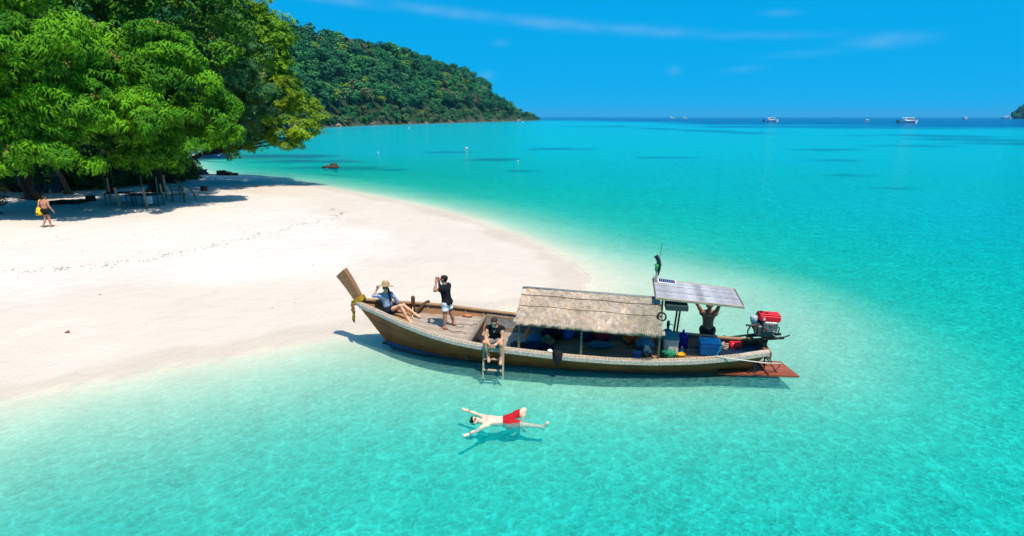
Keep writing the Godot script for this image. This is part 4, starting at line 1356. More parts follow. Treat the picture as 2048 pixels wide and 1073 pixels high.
	for q in [[-0.16, 0.02, 0.09], [-0.06, 0.05, 0.12], [0.04, 0.045, 0.13], [0.085, -0.03, 0.12], [0.1, -0.12, 0.1], [0.105, -0.2, 0.06], [0.11, -0.26, 0.03]]:
		rings.append(PackedVector3Array([Vector3(-q[2], q[1], q[0]), Vector3(-q[2] * 0.3, q[1] + 0.02, q[0] + 0.02), Vector3(q[2] * 0.4, q[1] + 0.012, q[0]), Vector3(q[2], q[1] - 0.02, q[0] + 0.015), Vector3(q[2] * 0.4, q[1] - 0.012, q[0] - 0.02), Vector3(-q[2] * 0.3, q[1] - 0.006, q[0] - 0.01)]))
	part(bc, "cloth", Shape.new().smooth(true).loft(rings).done(), paint(0.006, 0.007, 0.012, 0.9))
	bundle("white_cloth", "small white cloth on the near rail beside the black cloth", "cloth", on_boat(4.72, rim_y(4.8) + 0.04, 1.26), Vector3(0.13, 0.09, 0.1), paint(0.75, 0.74, 0.72), 79)
	# --- stern
	var cool := thing("cool_box", "white cool box with teal lid right of the last roof post", "cool box", on_boat(7.79, 0.21, -0.24))
	part(cool, "box", Shape.new().box(Vector3(0, 0.22, 0), Vector3(0.36, 0.44, 0.4), Basis(), 0.02).done(), paint(0.5, 0.54, 0.5, 0.5))
	part(cool, "lid", Shape.new().box(Vector3(0, 0.475, 0), Vector3(0.39, 0.07, 0.43), Basis(), 0.02).done(), paint(0.03, 0.2, 0.24, 0.5))
	part(cool, "rim", Shape.new().box(Vector3(0, 0.42, 0), Vector3(0.385, 0.03, 0.425), Basis(), 0.01).done(), paint(0.6, 0.62, 0.58, 0.5))
	for x in [-0.11, 0.11]:
		part(cool, "rib", Shape.new().box(Vector3(x, 0.2, 0.203), Vector3(0.035, 0.36, 0.014)).done(), paint(0.42, 0.46, 0.42, 0.5))
	bundle("net_bag", "bright green net bag in front of the white cool box", "bag", on_boat(7.72, 0.21, 0.1), Vector3(0.34, 0.24, 0.2), paint(0.02, 0.4, 0.22, 0.6, "blobs", Vector3(8, 8, 8)), 80)
	jug("water_jug", "deep purple plastic water jug on the far side of the stern", paint(0.02, 0.012, 0.25, 0.2), on_boat(8.16, 0.22, -0.68))
	var tj := jug("water_jug", "teal plastic water jug with hand pump behind the white cool box", paint(0.02, 0.2, 0.27, 0.2), on_boat(7.74, 0.3, -0.66))
	part(tj, "pump", Shape.new().smooth(true).lathe([Vector2(0.03, 0.49), Vector2(0.045, 0.52), Vector2(0.045, 0.6), Vector2(0.03, 0.66), Vector2(0.01, 0.67)], 12).done(), paint(0.015, 0.06, 0.08, 0.4))
	part(tj, "spout", Shape.new().smooth(true).tube([Vector3(0.02, 0.56, 0.0), Vector3(0.09, 0.57, 0.02), Vector3(0.13, 0.53, 0.03)], 0.011, 6).done(), paint(0.015, 0.06, 0.08, 0.4))
	single("jug_stand", Shape.new().box(Vector3(0, 0.04, 0), Vector3(0.3, 0.08, 0.3), Basis(), 0.01).done(), wood(0.2, 0.15, 0.1), "low wooden block under the teal water jug", "block", on_boat(7.74, 0.215, -0.66))
	var bt := thing("blue_bottle", "small blue bottle standing right of the white cool box", "bottle", on_boat(8.07, 0.21, -0.12))
	part(bt, "bottle", Shape.new().smooth(true).lathe([Vector2(0.045, 0), Vector2(0.05, 0.02), Vector2(0.05, 0.14), Vector2(0.02, 0.19), Vector2(0.02, 0.22)], 12).done(), paint(0.05, 0.25, 0.42, 0.3))
	part(bt, "cap", Shape.new().smooth(true).lathe([Vector2(0.024, 0.215), Vector2(0.024, 0.24), Vector2(0.005, 0.243)], 10).done(), paint(0.7, 0.7, 0.7, 0.4))
	var yt := thing("yellow_bucket", "small yellow bailer bucket by the near rail of the stern", "bucket", on_boat(8.03, 0.21, 0.1))
	part(yt, "bucket", Shape.new().smooth(true).lathe([Vector2(0.03, 0.01), Vector2(0.08, 0.0), Vector2(0.105, 0.12), Vector2(0.115, 0.13), Vector2(0.1, 0.13), Vector2(0.075, 0.02)], 16).done(), paint(0.65, 0.33, 0.01, 0.5))
	part(yt, "handle", Shape.new().tube([Vector3(-0.1, 0.12, 0), Vector3(-0.06, 0.18, 0.03), Vector3(0.06, 0.18, 0.03), Vector3(0.1, 0.12, 0)], 0.008, 5).done(), paint(0.6, 0.3, 0.01, 0.5))
	var bb := thing("blue_cool_box", "big bright blue lidded cool box on the stern boards", "cool box", on_boat(8.8, 0.23, -0.32))
	part(bb, "box", Shape.new().box(Vector3(0, 0.16, 0), Vector3(0.5, 0.32, 0.36), Basis(), 0.02).done(), paint(0.016, 0.27, 0.6, 0.5))
	part(bb, "lid", Shape.new().box(Vector3(0, 0.35, 0), Vector3(0.53, 0.06, 0.39), Basis(), 0.02).done(), paint(0.03, 0.33, 0.66, 0.5))
	part(bb, "lid_ridge", Shape.new().box(Vector3(0, 0.385, 0), Vector3(0.4, 0.016, 0.28), Basis(), 0.006).done(), paint(0.03, 0.33, 0.66, 0.5))
	part(bb, "handle", Shape.new().box(Vector3(0.26, 0.22, 0), Vector3(0.03, 0.04, 0.16), Basis(), 0.008).done(), paint(0.01, 0.16, 0.42, 0.5))
	part(bb, "seam", Shape.new().box(Vector3(0, 0.2, 0.181), Vector3(0.46, 0.014, 0.006)).done(), paint(0.01, 0.15, 0.4, 0.5))
	var rope_pts := []
	for i in 46:
		var a := i * 0.52
		rope_pts.append(Vector3(cos(a) * (0.11 - 0.0008 * i), 0.02 + i * 0.0035, sin(a) * 0.12))
	coil("rope_coil", "coil of pale rope between the blue cool box and the red fuel can", rope_pts, 0.013, paint(0.5, 0.42, 0.32, 0.9), on_boat(9.2, 0.34, -0.36))
	var can := thing("fuel_can", "red round fuel can lying in front of the engine", "fuel can", on_boat(9.46, 0.48, -0.34) * Transform3D(Basis(Vector3.BACK, PI / 2 + 0.08), Vector3.ZERO))
	part(can, "drum", Shape.new().smooth(true).lathe([Vector2(0.06, -0.17), Vector2(0.125, -0.16), Vector2(0.13, -0.06), Vector2(0.122, -0.05), Vector2(0.122, 0.05), Vector2(0.13, 0.06), Vector2(0.125, 0.16), Vector2(0.06, 0.17)], 20).done(), paint(0.6, 0.012, 0.02, 0.35))
	part(can, "end_ring", Shape.new().smooth(true).lathe([Vector2(0.1, -0.2), Vector2(0.14, -0.19), Vector2(0.14, -0.16), Vector2(0.1, -0.15)], 20).done(), paint(0.02, 0.01, 0.01, 0.5))
	part(can, "spout", Shape.new().smooth(true).tube([Vector3(0.05, 0.16, 0), Vector3(0.06, 0.2, 0), Vector3(0.04, 0.24, 0.02)], 0.02, 8).done(), paint(0.4, 0.35, 0.3, 0.5))
	coil("stern_rope", "white rope slung from the stern rail over the red swimming board", [Vector3(8.71, 0.62, 0.78), Vector3(9.14, 0.59, 0.8), Vector3(9.55, 0.55, 0.78), Vector3(10.0, 0.46, 0.62), Vector3(10.35, 0.36, 0.35), Vector3(10.52, 0.22, 0.02), Vector3(10.56, 0.11, -0.2)], 0.011, paint(0.7, 0.68, 0.64, 0.8), boat_at)
	var ty := thing("black_ring", "black rubber ring hung on the right end of the thatch", "ring", on_boat(7.4, 1.58, 0.82) * Transform3D(Basis(Vector3.RIGHT, 1.1), Vector3.ZERO))
	var ring := []
	for i in 21:
		ring.append(Vector3(cos(TAU * i / 20.0) * 0.1, 0, sin(TAU * i / 20.0) * 0.1))
	part(ty, "ring", Shape.new().smooth(true).tube(ring, 0.022, 8, false).done(), paint(0.01, 0.01, 0.011, 0.6))
	part(ty, "hanging_cord", Shape.new().tube([Vector3(0, 0.0, -0.1), Vector3(-0.02, 0.05, -0.22), Vector3(-0.03, 0.04, -0.3)], 0.008, 5).done(), paint(0.05, 0.04, 0.035))
	# boarding ladder over the near side
	var ld := thing("boarding_ladder", "pale wooden boarding ladder hooked over the near rail under the seated man", "ladder", on_boat(3.31, 0.72, 1.36))
	for x in [-0.25, 0.25]:
		part(ld, "ladder_rail", Shape.new().bar(Vector3(x, 0.0, -0.02), Vector3(x * 1.02, -0.8, 0.12), 0.045, 0.035, 0.005).done(), wood(0.62, 0.54, 0.4))
		part(ld, "hook", Shape.new().bar(Vector3(x, -0.02, 0.0), Vector3(x, 0.015, -0.16), 0.035, 0.03).done(), wood(0.5, 0.42, 0.3))
	for i in 3:
		part(ld, "rung", Shape.new().box(Vector3(0, -0.02 - i * 0.285, 0.0 + i * 0.048), Vector3(0.48, 0.03, 0.08), Basis(), 0.006).done(), wood(0.6, 0.52, 0.4))

# ---------------------------------------------------------------- people
func make_people() -> void:
	var skin := func(r: float, g: float, b: float) -> StandardMaterial3D:
		var m := paint(r, g, b, 0.55)
		m.subsurf_scatter_enabled = true
		m.subsurf_scatter_strength = 0.06
		return m
	var hair := paint(0.008, 0.006, 0.006, 0.5)
	var shades := func(p: Vector3, n: Vector3) -> Array: return [p, n]
	var rel := func(j: Dictionary, o: Vector3) -> Dictionary:
		for key in j:
			if j[key] is Vector3 and not key in ["fwd", "hf", "hu", "gL", "gR", "pL", "pR", "thL", "thR"]:
				j[key] -= o
		return j
	# --- woman on the bow
	var o := Vector3(0.0, 0.9, -0.15)
	var k := 0.9
	var j: Dictionary = rel.call({"fwd": Vector3(0.72, 0.1, 0.7), "pel": Vector3(-0.02, 1.02, -0.15), "chs": Vector3(-0.1, 1.37, -0.14), "nck": Vector3(-0.09, 1.53, -0.12), "hed": Vector3(-0.06, 1.66, -0.08), "hf": Vector3(0.3, 0.2, 0.93), "hu": Vector3(0.05, 1, -0.1),
		"sL": Vector3(0.01, 1.45, -0.25), "sR": Vector3(-0.2, 1.46, -0.01), "eL": Vector3(0.14, 1.24, -0.34), "wL": Vector3(0.13, 1.03, -0.4), "eR": Vector3(-0.37, 1.46, 0.05), "wR": Vector3(-0.27, 1.65, 0.02),
		"hL": Vector3(0.06, 0.99, -0.22), "hR": Vector3(-0.01, 0.99, -0.06), "kL": Vector3(0.37, 1.12, -0.28), "kR": Vector3(0.38, 1.2, 0.0), "aL": Vector3(0.7, 0.86, -0.3), "aR": Vector3(0.6, 0.82, 0.02), "tL": Vector3(0.82, 0.83, -0.24), "tR": Vector3(0.71, 0.8, 0.1),
		"gR": Vector3(0.25, 0.85, 0.1), "pR": Vector3(0.8, -0.2, 0.3), "gL": Vector3(0.1, -0.6, -0.5), "slim": 0.9}, o)
	var b := body_caps(j, k)
	var t := thing("person", "person in a straw hat and blue patterned shirt sitting on the bow", "person", boat_at * Transform3D(Basis(), o))
	add_body(t, b, skin.call(0.62, 0.37, 0.25))
	add_cloth(t, "shirt", region(b, ["torso", "armL", "armR", "foreL", "foreR"]), paint(0.75, 0.86, 0.92, 0.9, "print", Vector3(3.4, 3.4, 3.4)), [[j.nck + Vector3(0, 0.0, 0.0), Vector3(0.2, 1, 0.4)], [j.pel + Vector3(0, 0.04, 0), Vector3(0.1, -1, 0.1)]])
	add_cloth(t, "shorts", region(b, ["thighL", "thighR"]) + b.torso.slice(0, 2) + b.torso.slice(10, 13), paint(0.008, 0.012, 0.03, 0.9), [[j.pel + Vector3(0.17, 0.06, 0.03), Vector3(1, 0.25, 0.25)], [j.pel + Vector3(0, 0.13, 0), Vector3(0, 1, 0)]], 0.017)
	var braid := []
	for i in 6:
		braid.append([j.hed + Vector3(0.08 + 0.012 * i, -0.02 - i * 0.06, 0.0), j.hed + Vector3(0.09 + 0.012 * i, -0.06 - i * 0.06, 0.005), 0.03, 0.024])
	add_hair(t, b, j, k, hair, braid)
	add_face(t, b, j, k, true)
	var ht := Node3D.new()
	ht.name = "sun_hat"
	t.add_child(ht)
	ht.transform = Transform3D(Basis(b.hl, b.hu, b.hf) * Basis(Vector3.RIGHT, -0.06), j.hed + b.hu * 0.085)
	brimmed_hat(ht, 0.235, 0.13, paint(0.72, 0.55, 0.3, 0.9, "blobs", Vector3(9, 9, 9), "fine", 0.3), paint(0.45, 0.25, 0.12, 0.9), paint(0.1, 0.07, 0.04, 0.9))
	# --- man standing on the foredeck taking a photograph
	o = Vector3(1.72, fore_y(1.72), 0.0)
	k = 0.93
	j = rel.call({"fwd": Vector3(-1, 0, -0.2), "pel": Vector3(1.73, 1.4, 0.0), "chs": Vector3(1.7, 1.73, 0.0), "nck": Vector3(1.69, 1.88, 0.0), "hed": Vector3(1.665, 2.02, -0.01), "hf": Vector3(-1, 0.02, -0.1),
		"sL": Vector3(1.67, 1.81, 0.17), "sR": Vector3(1.73, 1.81, -0.17), "eL": Vector3(1.46, 1.75, 0.2), "eR": Vector3(1.5, 1.74, -0.16), "wL": Vector3(1.48, 1.98, 0.1), "wR": Vector3(1.5, 1.96, -0.07),
		"hL": Vector3(1.72, 1.37, 0.09), "hR": Vector3(1.74, 1.37, -0.09), "kL": Vector3(1.7, 1.0, 0.12), "kR": Vector3(1.8, 1.0, -0.16), "aL": Vector3(1.69, 0.69, 0.14), "aR": Vector3(1.85, 0.69, -0.22), "tL": Vector3(1.56, 0.66, 0.14), "tR": Vector3(1.73, 0.66, -0.25),
		"gL": Vector3(-0.05, 0.9, -0.35), "gR": Vector3(-0.05, 0.9, 0.25), "pL": Vector3(-0.3, 0, -0.9), "pR": Vector3(-0.3, 0, 0.9), "thL": Vector3(1, 0, 0), "thR": Vector3(1, 0, 0), "curl": 0.8}, o)
	b = body_caps(j, k)
	t = thing("person", "person in a black t-shirt and white shorts standing on the foredeck taking a photo", "person", boat_at * Transform3D(Basis(), o))
	add_body(t, b, skin.call(0.4, 0.2, 0.125))
	add_cloth(t, "t_shirt", region(b, ["torso", "armL", "armR"]), paint(0.007, 0.011, 0.02, 0.9, "stain", Vector3(3, 3, 3)), [[j.nck + Vector3(0, 0.022, 0), Vector3(-0.1, 1, 0)], [j.pel + Vector3(0, -0.1, 0), Vector3(0, -1, 0)], [j.sL.lerp(j.eL, 0.72), j.eL - j.sL], [j.sR.lerp(j.eR, 0.75), Vector3(-1, -0.1, 0.05)]], 0.02)
	add_cloth(t, "shorts", region(b, ["thighL", "thighR"]) + b.torso.slice(10, 13), paint(0.75, 0.78, 0.82, 0.9), [[j.kL.lerp(j.hL, 0.42), Vector3(0, -1, 0)], [j.pel + Vector3(0, 0.02, 0), Vector3(0, 1, 0)]], 0.017)
	add_hair(t, b, j, k, hair)
	add_face(t, b, j, k, false)
	var ph := thing("phone", "dark phone held up before the face of the standing photographer", "phone", boat_at * Transform3D(Basis(Vector3.UP, 0.15), Vector3(1.47, 2.05, 0.02)))
	part(ph, "case", Shape.new().box(Vector3.ZERO, Vector3(0.012, 0.075, 0.15), Basis(), 0.004).done(), paint(0.01, 0.01, 0.012, 0.3))
	part(ph, "screen", Shape.new().box(Vector3(0.0065, 0, 0), Vector3(0.002, 0.068, 0.14)).done(), paint(0.02, 0.025, 0.03, 0.1))
	# --- man sitting on the near rail with his feet on the ladder
	o = Vector3(3.31, rim_y(3.31) + 0.04, 1.16)
	k = 0.93
	j = rel.call({"fwd": Vector3(0, -0.15, 1), "pel": Vector3(3.31, 0.83, 1.12), "chs": Vector3(3.32, 1.12, 1.2), "nck": Vector3(3.33, 1.25, 1.27), "hed": Vector3(3.33, 1.37, 1.34), "hf": Vector3(0.03, -0.3, 0.95), "hu": Vector3(0, 0.95, 0.3),
		"sL": Vector3(3.5, 1.18, 1.21), "sR": Vector3(3.15, 1.18, 1.21), "eL": Vector3(3.53, 0.94, 1.32), "eR": Vector3(3.11, 0.96, 1.34), "wL": Vector3(3.37, 0.83, 1.52), "wR": Vector3(3.24, 0.84, 1.53),
		"hL": Vector3(3.4, 0.8, 1.14), "hR": Vector3(3.22, 0.8, 1.14), "kL": Vector3(3.54, 0.87, 1.52), "kR": Vector3(3.11, 0.89, 1.5), "aL": Vector3(3.53, 0.49, 1.5), "aR": Vector3(3.19, 0.51, 1.44), "tL": Vector3(3.53, 0.42, 1.64), "tR": Vector3(3.22, 0.44, 1.58),
		"gL": Vector3(-0.7, -0.4, 0.3), "gR": Vector3(0.6, -0.5, 0.35), "pL": Vector3(-0.5, 0, -0.8), "pR": Vector3(0.5, 0, -0.8), "thL": Vector3(0, 1, 0.3), "thR": Vector3(0, 1, 0.3), "curl": 0.7}, o)
	b = body_caps(j, k)
	t = thing("person", "person in a black sleeveless top sitting on the rail with feet on the ladder", "person", boat_at * Transform3D(Basis(), o))
	add_body(t, b, skin.call(0.5, 0.27, 0.18))
	add_cloth(t, "sleeveless_top", region(b, ["torso"]), paint(0.008, 0.008, 0.01, 0.9, "stain", Vector3(3, 3, 3)), [[j.nck + Vector3(0, 0.0, 0.0), Vector3(0, 1, 0.6)], [j.pel + Vector3(0, -0.02, 0.05), Vector3(0, -1, 0.4)]], 0.016)
	add_cloth(t, "shorts", region(b, ["thighL", "thighR"]) + b.torso.slice(0, 2) + b.torso.slice(10, 13), paint(0.24, 0.23, 0.22, 0.9), [[j.pel + Vector3(0, 0, 0.24), Vector3(0, 0, 1)], [j.pel + Vector3(0, 0.09, 0), Vector3(0, 1, 0)]], 0.02)
	part(t, "necklace", Shape.new().tube([j.nck + Vector3(-0.05, -0.01, 0.04), j.chs + Vector3(-0.02, 0.02, 0.125), j.chs + Vector3(0.0, -0.03, 0.13), j.chs + Vector3(0.02, 0.02, 0.125), j.nck + Vector3(0.05, -0.01, 0.04)], 0.005, 5).done(), paint(0.6, 0.58, 0.55, 0.4))
	part(t, "wristband", Shape.new().smooth(true).tube([(j.wL as Vector3).lerp(j.eL, 0.06), (j.wL as Vector3).lerp(j.eL, 0.18)], 0.033, 10).done(), paint(0.45, 0.55, 0.65))
	add_hair(t, b, j, k, paint(0.035, 0.014, 0.01, 0.6))
	add_face(t, b, j, k, true)
	# --- boatman wading on the far side, hands on the rail under the stern roof
	o = Vector3(8.87, -0.5, -1.2)
	k = 1.0
	j = rel.call({"fwd": Vector3(0, 0, 1), "pel": Vector3(8.87, 0.62, -1.2), "chs": Vector3(8.86, 0.97, -1.19), "nck": Vector3(8.86, 1.14, -1.17), "hed": Vector3(8.86, 1.29, -1.14), "sL": Vector3(9.05, 1.1, -1.18), "sR": Vector3(8.67, 1.1, -1.18), "eL": Vector3(9.12, 1.37, -1.1), "eR": Vector3(8.5, 1.36, -1.1), "wL": Vector3(9.07, 1.58, -0.93), "wR": Vector3(8.56, 1.58, -0.93),
		"hL": Vector3(8.97, 0.57, -1.2), "hR": Vector3(8.77, 0.57, -1.2), "kL": Vector3(9.0, 0.12, -1.17), "kR": Vector3(8.74, 0.14, -1.12), "aL": Vector3(9.0, -0.42, -1.22), "aR": Vector3(8.72, -0.42, -1.2), "tL": Vector3(9.03, -0.46, -1.08), "tR": Vector3(8.7, -0.46, -1.06),
		"gL": Vector3(-0.1, 0.75, 0.6), "gR": Vector3(0.1, 0.75, 0.6), "pL": Vector3(0, -0.5, 0.8), "pR": Vector3(0, -0.5, 0.8), "thL": Vector3(-1, 0, 0), "thR": Vector3(1, 0, 0), "curl": 1.0}, o)
	b = body_caps(j, k)
	t = thing("person", "bare chested person in dark shorts wading beside the stern under the flat roof", "person", boat_at * Transform3D(Basis(), o))
	add_body(t, b, skin.call(0.27, 0.125, 0.075))
	add_cloth(t, "shorts", region(b, ["thighL", "thighR"]) + b.torso.slice(10, 13), paint(0.008, 0.011, 0.018, 0.9), [[j.hL + Vector3(0, -0.3, 0), Vector3(0, -1, 0)], [j.pel + Vector3(0, 0.09, 0), Vector3(0, 1, 0)]], 0.018)
	part(t, "waist_cord", Shape.new().tube([j.pel + Vector3(-0.04, 0.08, 0.125), j.pel + Vector3(0, 0.075, 0.135), j.pel + Vector3(0.01, -0.02, 0.14)], 0.006, 5).done(), paint(0.6, 0.58, 0.55))
	part(t, "pendant", Shape.new().smooth(true).ellipsoid(j.chs + Vector3(0, 0.07, 0.125), Vector3(0.014, 0.018, 0.008)).done(), paint(0.8, 0.75, 0.6, 0.3))
	add_hair(t, b, j, k, hair)
	add_face(t, b, j, k, false)
	# --- man floating on his back
	o = Vector3(-0.1, 0, -11.0)
	k = 0.96
	j = rel.call({"fwd": Vector3(0, 1, 0), "pel": Vector3(-0.08, 0.0, -11.02), "chs": Vector3(-0.47, 0.02, -10.99), "nck": Vector3(-0.65, 0.03, -10.97), "hed": Vector3(-0.8, 0.06, -10.95), "hf": Vector3(0.15, 0.92, 0.3), "hu": Vector3(-1, 0.1, 0),
		"sL": Vector3(-0.6, 0.02, -11.16), "sR": Vector3(-0.57, 0.02, -10.79), "eL": Vector3(-0.8, 0.03, -11.3), "wL": Vector3(-1.0, 0.06, -11.39), "eR": Vector3(-0.75, 0.0, -10.6), "wR": Vector3(-0.92, 0.03, -10.42),
		"hL": Vector3(-0.02, -0.01, -11.12), "hR": Vector3(-0.01, -0.02, -10.94), "kL": Vector3(0.32, 0.15, -11.27), "aL": Vector3(0.26, -0.17, -11.12), "tL": Vector3(0.36, -0.26, -11.12), "kR": Vector3(0.36, -0.05, -10.95), "aR": Vector3(0.74, -0.06, -10.88), "tR": Vector3(0.8, 0.06, -10.87),
		"pL": Vector3(0, 1, 0), "pR": Vector3(0, 1, 0), "thL": Vector3(-0.3, 0, -1), "thR": Vector3(-0.3, 0, 1), "curl": 0.25}, o)
	b = body_caps(j, k)
	t = thing("person", "person in red shorts floating face up in the shallows", "person", Transform3D(Basis.from_scale(Vector3.ONE * 0.94), o + Vector3(-0.03, -0.045, 0)))
	add_body(t, b, skin.call(0.72, 0.47, 0.37))
	add_cloth(t, "red_shorts", region(b, ["thighL", "thighR"]) + b.torso.slice(0, 2) + b.torso.slice(10, 13), paint(0.62, 0.006, 0.02, 0.8, "mottle", Vector3(3, 3, 3)), [[j.hL + Vector3(0.24, 0, 0), Vector3(1, 0, 0)], [j.pel + Vector3(-0.09, 0, 0), Vector3(-1, 0, 0)]], 0.022)
	for w in [["wL", "eL"], ["wR", "eR"]]:
		part(t, "bracelet", Shape.new().smooth(true).tube([(j[w[0]] as Vector3).lerp(j[w[1]], 0.04), (j[w[0]] as Vector3).lerp(j[w[1]], 0.2)], 0.033, 10).done(), paint(0.03, 0.06, 0.2))
	add_hair(t, b, j, k, hair)
	add_face(t, b, j, k, true)
	# --- man walking away up the beach with a yellow bag
	var gy := ground_at(-24.19, -29.26)
	k = 1.02
	j = {"fwd": Vector3(0.1, 0, -1), "pel": Vector3(0, 0.95, 0), "chs": Vector3(0.0, 1.3, -0.03), "nck": Vector3(0.0, 1.48, -0.06), "hed": Vector3(0.02, 1.61, -0.11), "hf": Vector3(0.25, -0.35, -0.9),
		"sL": Vector3(-0.19, 1.42, -0.05), "sR": Vector3(0.19, 1.42, -0.05), "eL": Vector3(-0.25, 1.14, 0.02), "wL": Vector3(-0.24, 0.9, -0.05), "eR": Vector3(0.27, 1.15, 0.0), "wR": Vector3(0.36, 0.92, -0.08),
		"hL": Vector3(-0.09, 0.92, 0), "hR": Vector3(0.09, 0.92, 0), "kL": Vector3(-0.09, 0.5, -0.05), "kR": Vector3(0.1, 0.49, -0.06), "aL": Vector3(-0.12, 0.13, 0.14), "aR": Vector3(0.11, 0.08, -0.06), "tL": Vector3(-0.12, 0.03, 0.04), "tR": Vector3(0.13, 0.03, -0.2), "thL": Vector3(0, 0, -1), "thR": Vector3(0, 0, -1), "pL": Vector3(1, 0, 0), "pR": Vector3(-1, 0, 0)}
	b = body_caps(j, k)
	t = thing("person", "person in black swim shorts walking up the beach at the edge of the shade", "person", Transform3D(Basis.from_scale(Vector3.ONE * 0.95), Vector3(-24.19, gy, -29.26)))
	add_body(t, b, skin.call(0.4, 0.19, 0.12))
	add_cloth(t, "swim_shorts", region(b, ["thighL", "thighR"]) + b.torso.slice(0, 2) + b.torso.slice(10, 13), paint(0.008, 0.008, 0.009, 0.85), [[j.kL.lerp(j.hL, 0.5), Vector3(0, -1, 0)], [j.pel + Vector3(0, 0.1, 0), Vector3(0, 1, 0)]], 0.018)
	add_hair(t, b, j, k, paint(0.02, 0.013, 0.01, 0.6))
	add_face(t, b, j, k, false)
	var yb := thing("beach_bag", "yellow dry bag slung from the shoulder of the person on the beach", "bag", Transform3D(Basis(), Vector3(-24.19 - 0.26, gy + 0.72, -29.2)))
	part(yb, "bag", Shape.new().smooth(true).lathe([Vector2(0.05, -0.12), Vector2(0.17, -0.11), Vector2(0.16, 0.1), Vector2(0.09, 0.3), Vector2(0.03, 0.36)], 14, Transform3D(Basis.from_scale(Vector3(1, 1, 0.7)), Vector3.ZERO)).done(), paint(0.78, 0.5, 0.01, 0.5))
	part(yb, "bag_base", Shape.new().smooth(true).lathe([Vector2(0.05, -0.13), Vector2(0.172, -0.12), Vector2(0.173, -0.07)], 14, Transform3D(Basis.from_scale(Vector3(1, 1, 0.7)), Vector3.ZERO)).done(), paint(0.02, 0.02, 0.02))
	part(yb, "strap", Shape.new().tube([Vector3(0.0, 0.34, 0.02), Vector3(0.09, 0.5, 0.07), Vector3(0.12, 0.68, 0.05), Vector3(0.14, 0.73, -0.04), Vector3(0.12, 0.66, -0.16)], 0.018, 6, true, 0.4).done(), paint(0.75, 0.45, 0.01, 0.6))
	part(yb, "label_patch", Shape.new().smooth(true).ellipsoid(Vector3(-0.03, 0.02, 0.112), Vector3(0.05, 0.05, 0.012)).done(), paint(0.03, 0.03, 0.02))


# ---------------------------------------------------------------- trees, rocks, driftwood, far boats
func leaf_cluster(n: int, length: float, width: float, droop: float, sd: int) -> ArrayMesh:
	# a whorl of folded leaves round the tip of a twig that points along +y
	var r := RandomNumberGenerator.new()
	r.seed = sd
	var s := Shape.new()
	for i in n:
		var a := TAU * i / n + r.randf_range(-0.3, 0.3)
		var rise := r.randf_range(-0.1, 0.5)
		var l := length * r.randf_range(0.7, 1.15)
		var out := Vector3(cos(a), 0, sin(a))
		var side := Vector3(-sin(a), 0, cos(a)) * width * r.randf_range(0.8, 1.2)
		var p0 := Vector3(0, r.randf_range(-0.15, 0.1) * length, 0) + out * 0.04
		var p1 := p0 + out * l * 0.5 + Vector3(0, rise * l * 0.5, 0)
		var p2 := p1 + out * l * 0.45 + Vector3(0, (rise - droop) * l * 0.5, 0)
		var fold := Vector3(0, width * 0.35, 0)
		s.tri(p0, p1 - side + fold, p1)
		s.tri(p0, p1, p1 + side + fold)
		s.tri(p1 - side + fold, p2, p1)
		s.tri(p1, p2, p1 + side + fold)
	return s.done()

func leaf_stuff(gloss := 0.5) -> StandardMaterial3D:
	var m := tinted(gloss)
	m.metallic_specular = 0.25
	m.backlight_enabled = true
	m.backlight = Color(0.4, 0.5, 0.12)
	return m

func limb(a: Vector3, b: Vector3, r0: float, r1: float, bend: float) -> ArrayMesh:
	var pts := []
	var rad := []
	var w := Vector3(rng.randf_range(-1, 1), 0, rng.randf_range(-1, 1)) * bend
	for i in 9:
		var f := i / 8.0
		pts.append(a.lerp(b, f) + w * sin(f * PI) + Vector3(0.08 * sin(f * 9.0), 0, 0.08 * cos(f * 7.0)) * bend)
		rad.append(lerpf(r0, r1, sqrt(f)) * (1.35 - 0.35 * minf(1.0, f * 6.0)) if r0 > 0.2 else lerpf(r0, r1, f))
	return Shape.new().smooth(true).tube(pts, rad, 8).done()

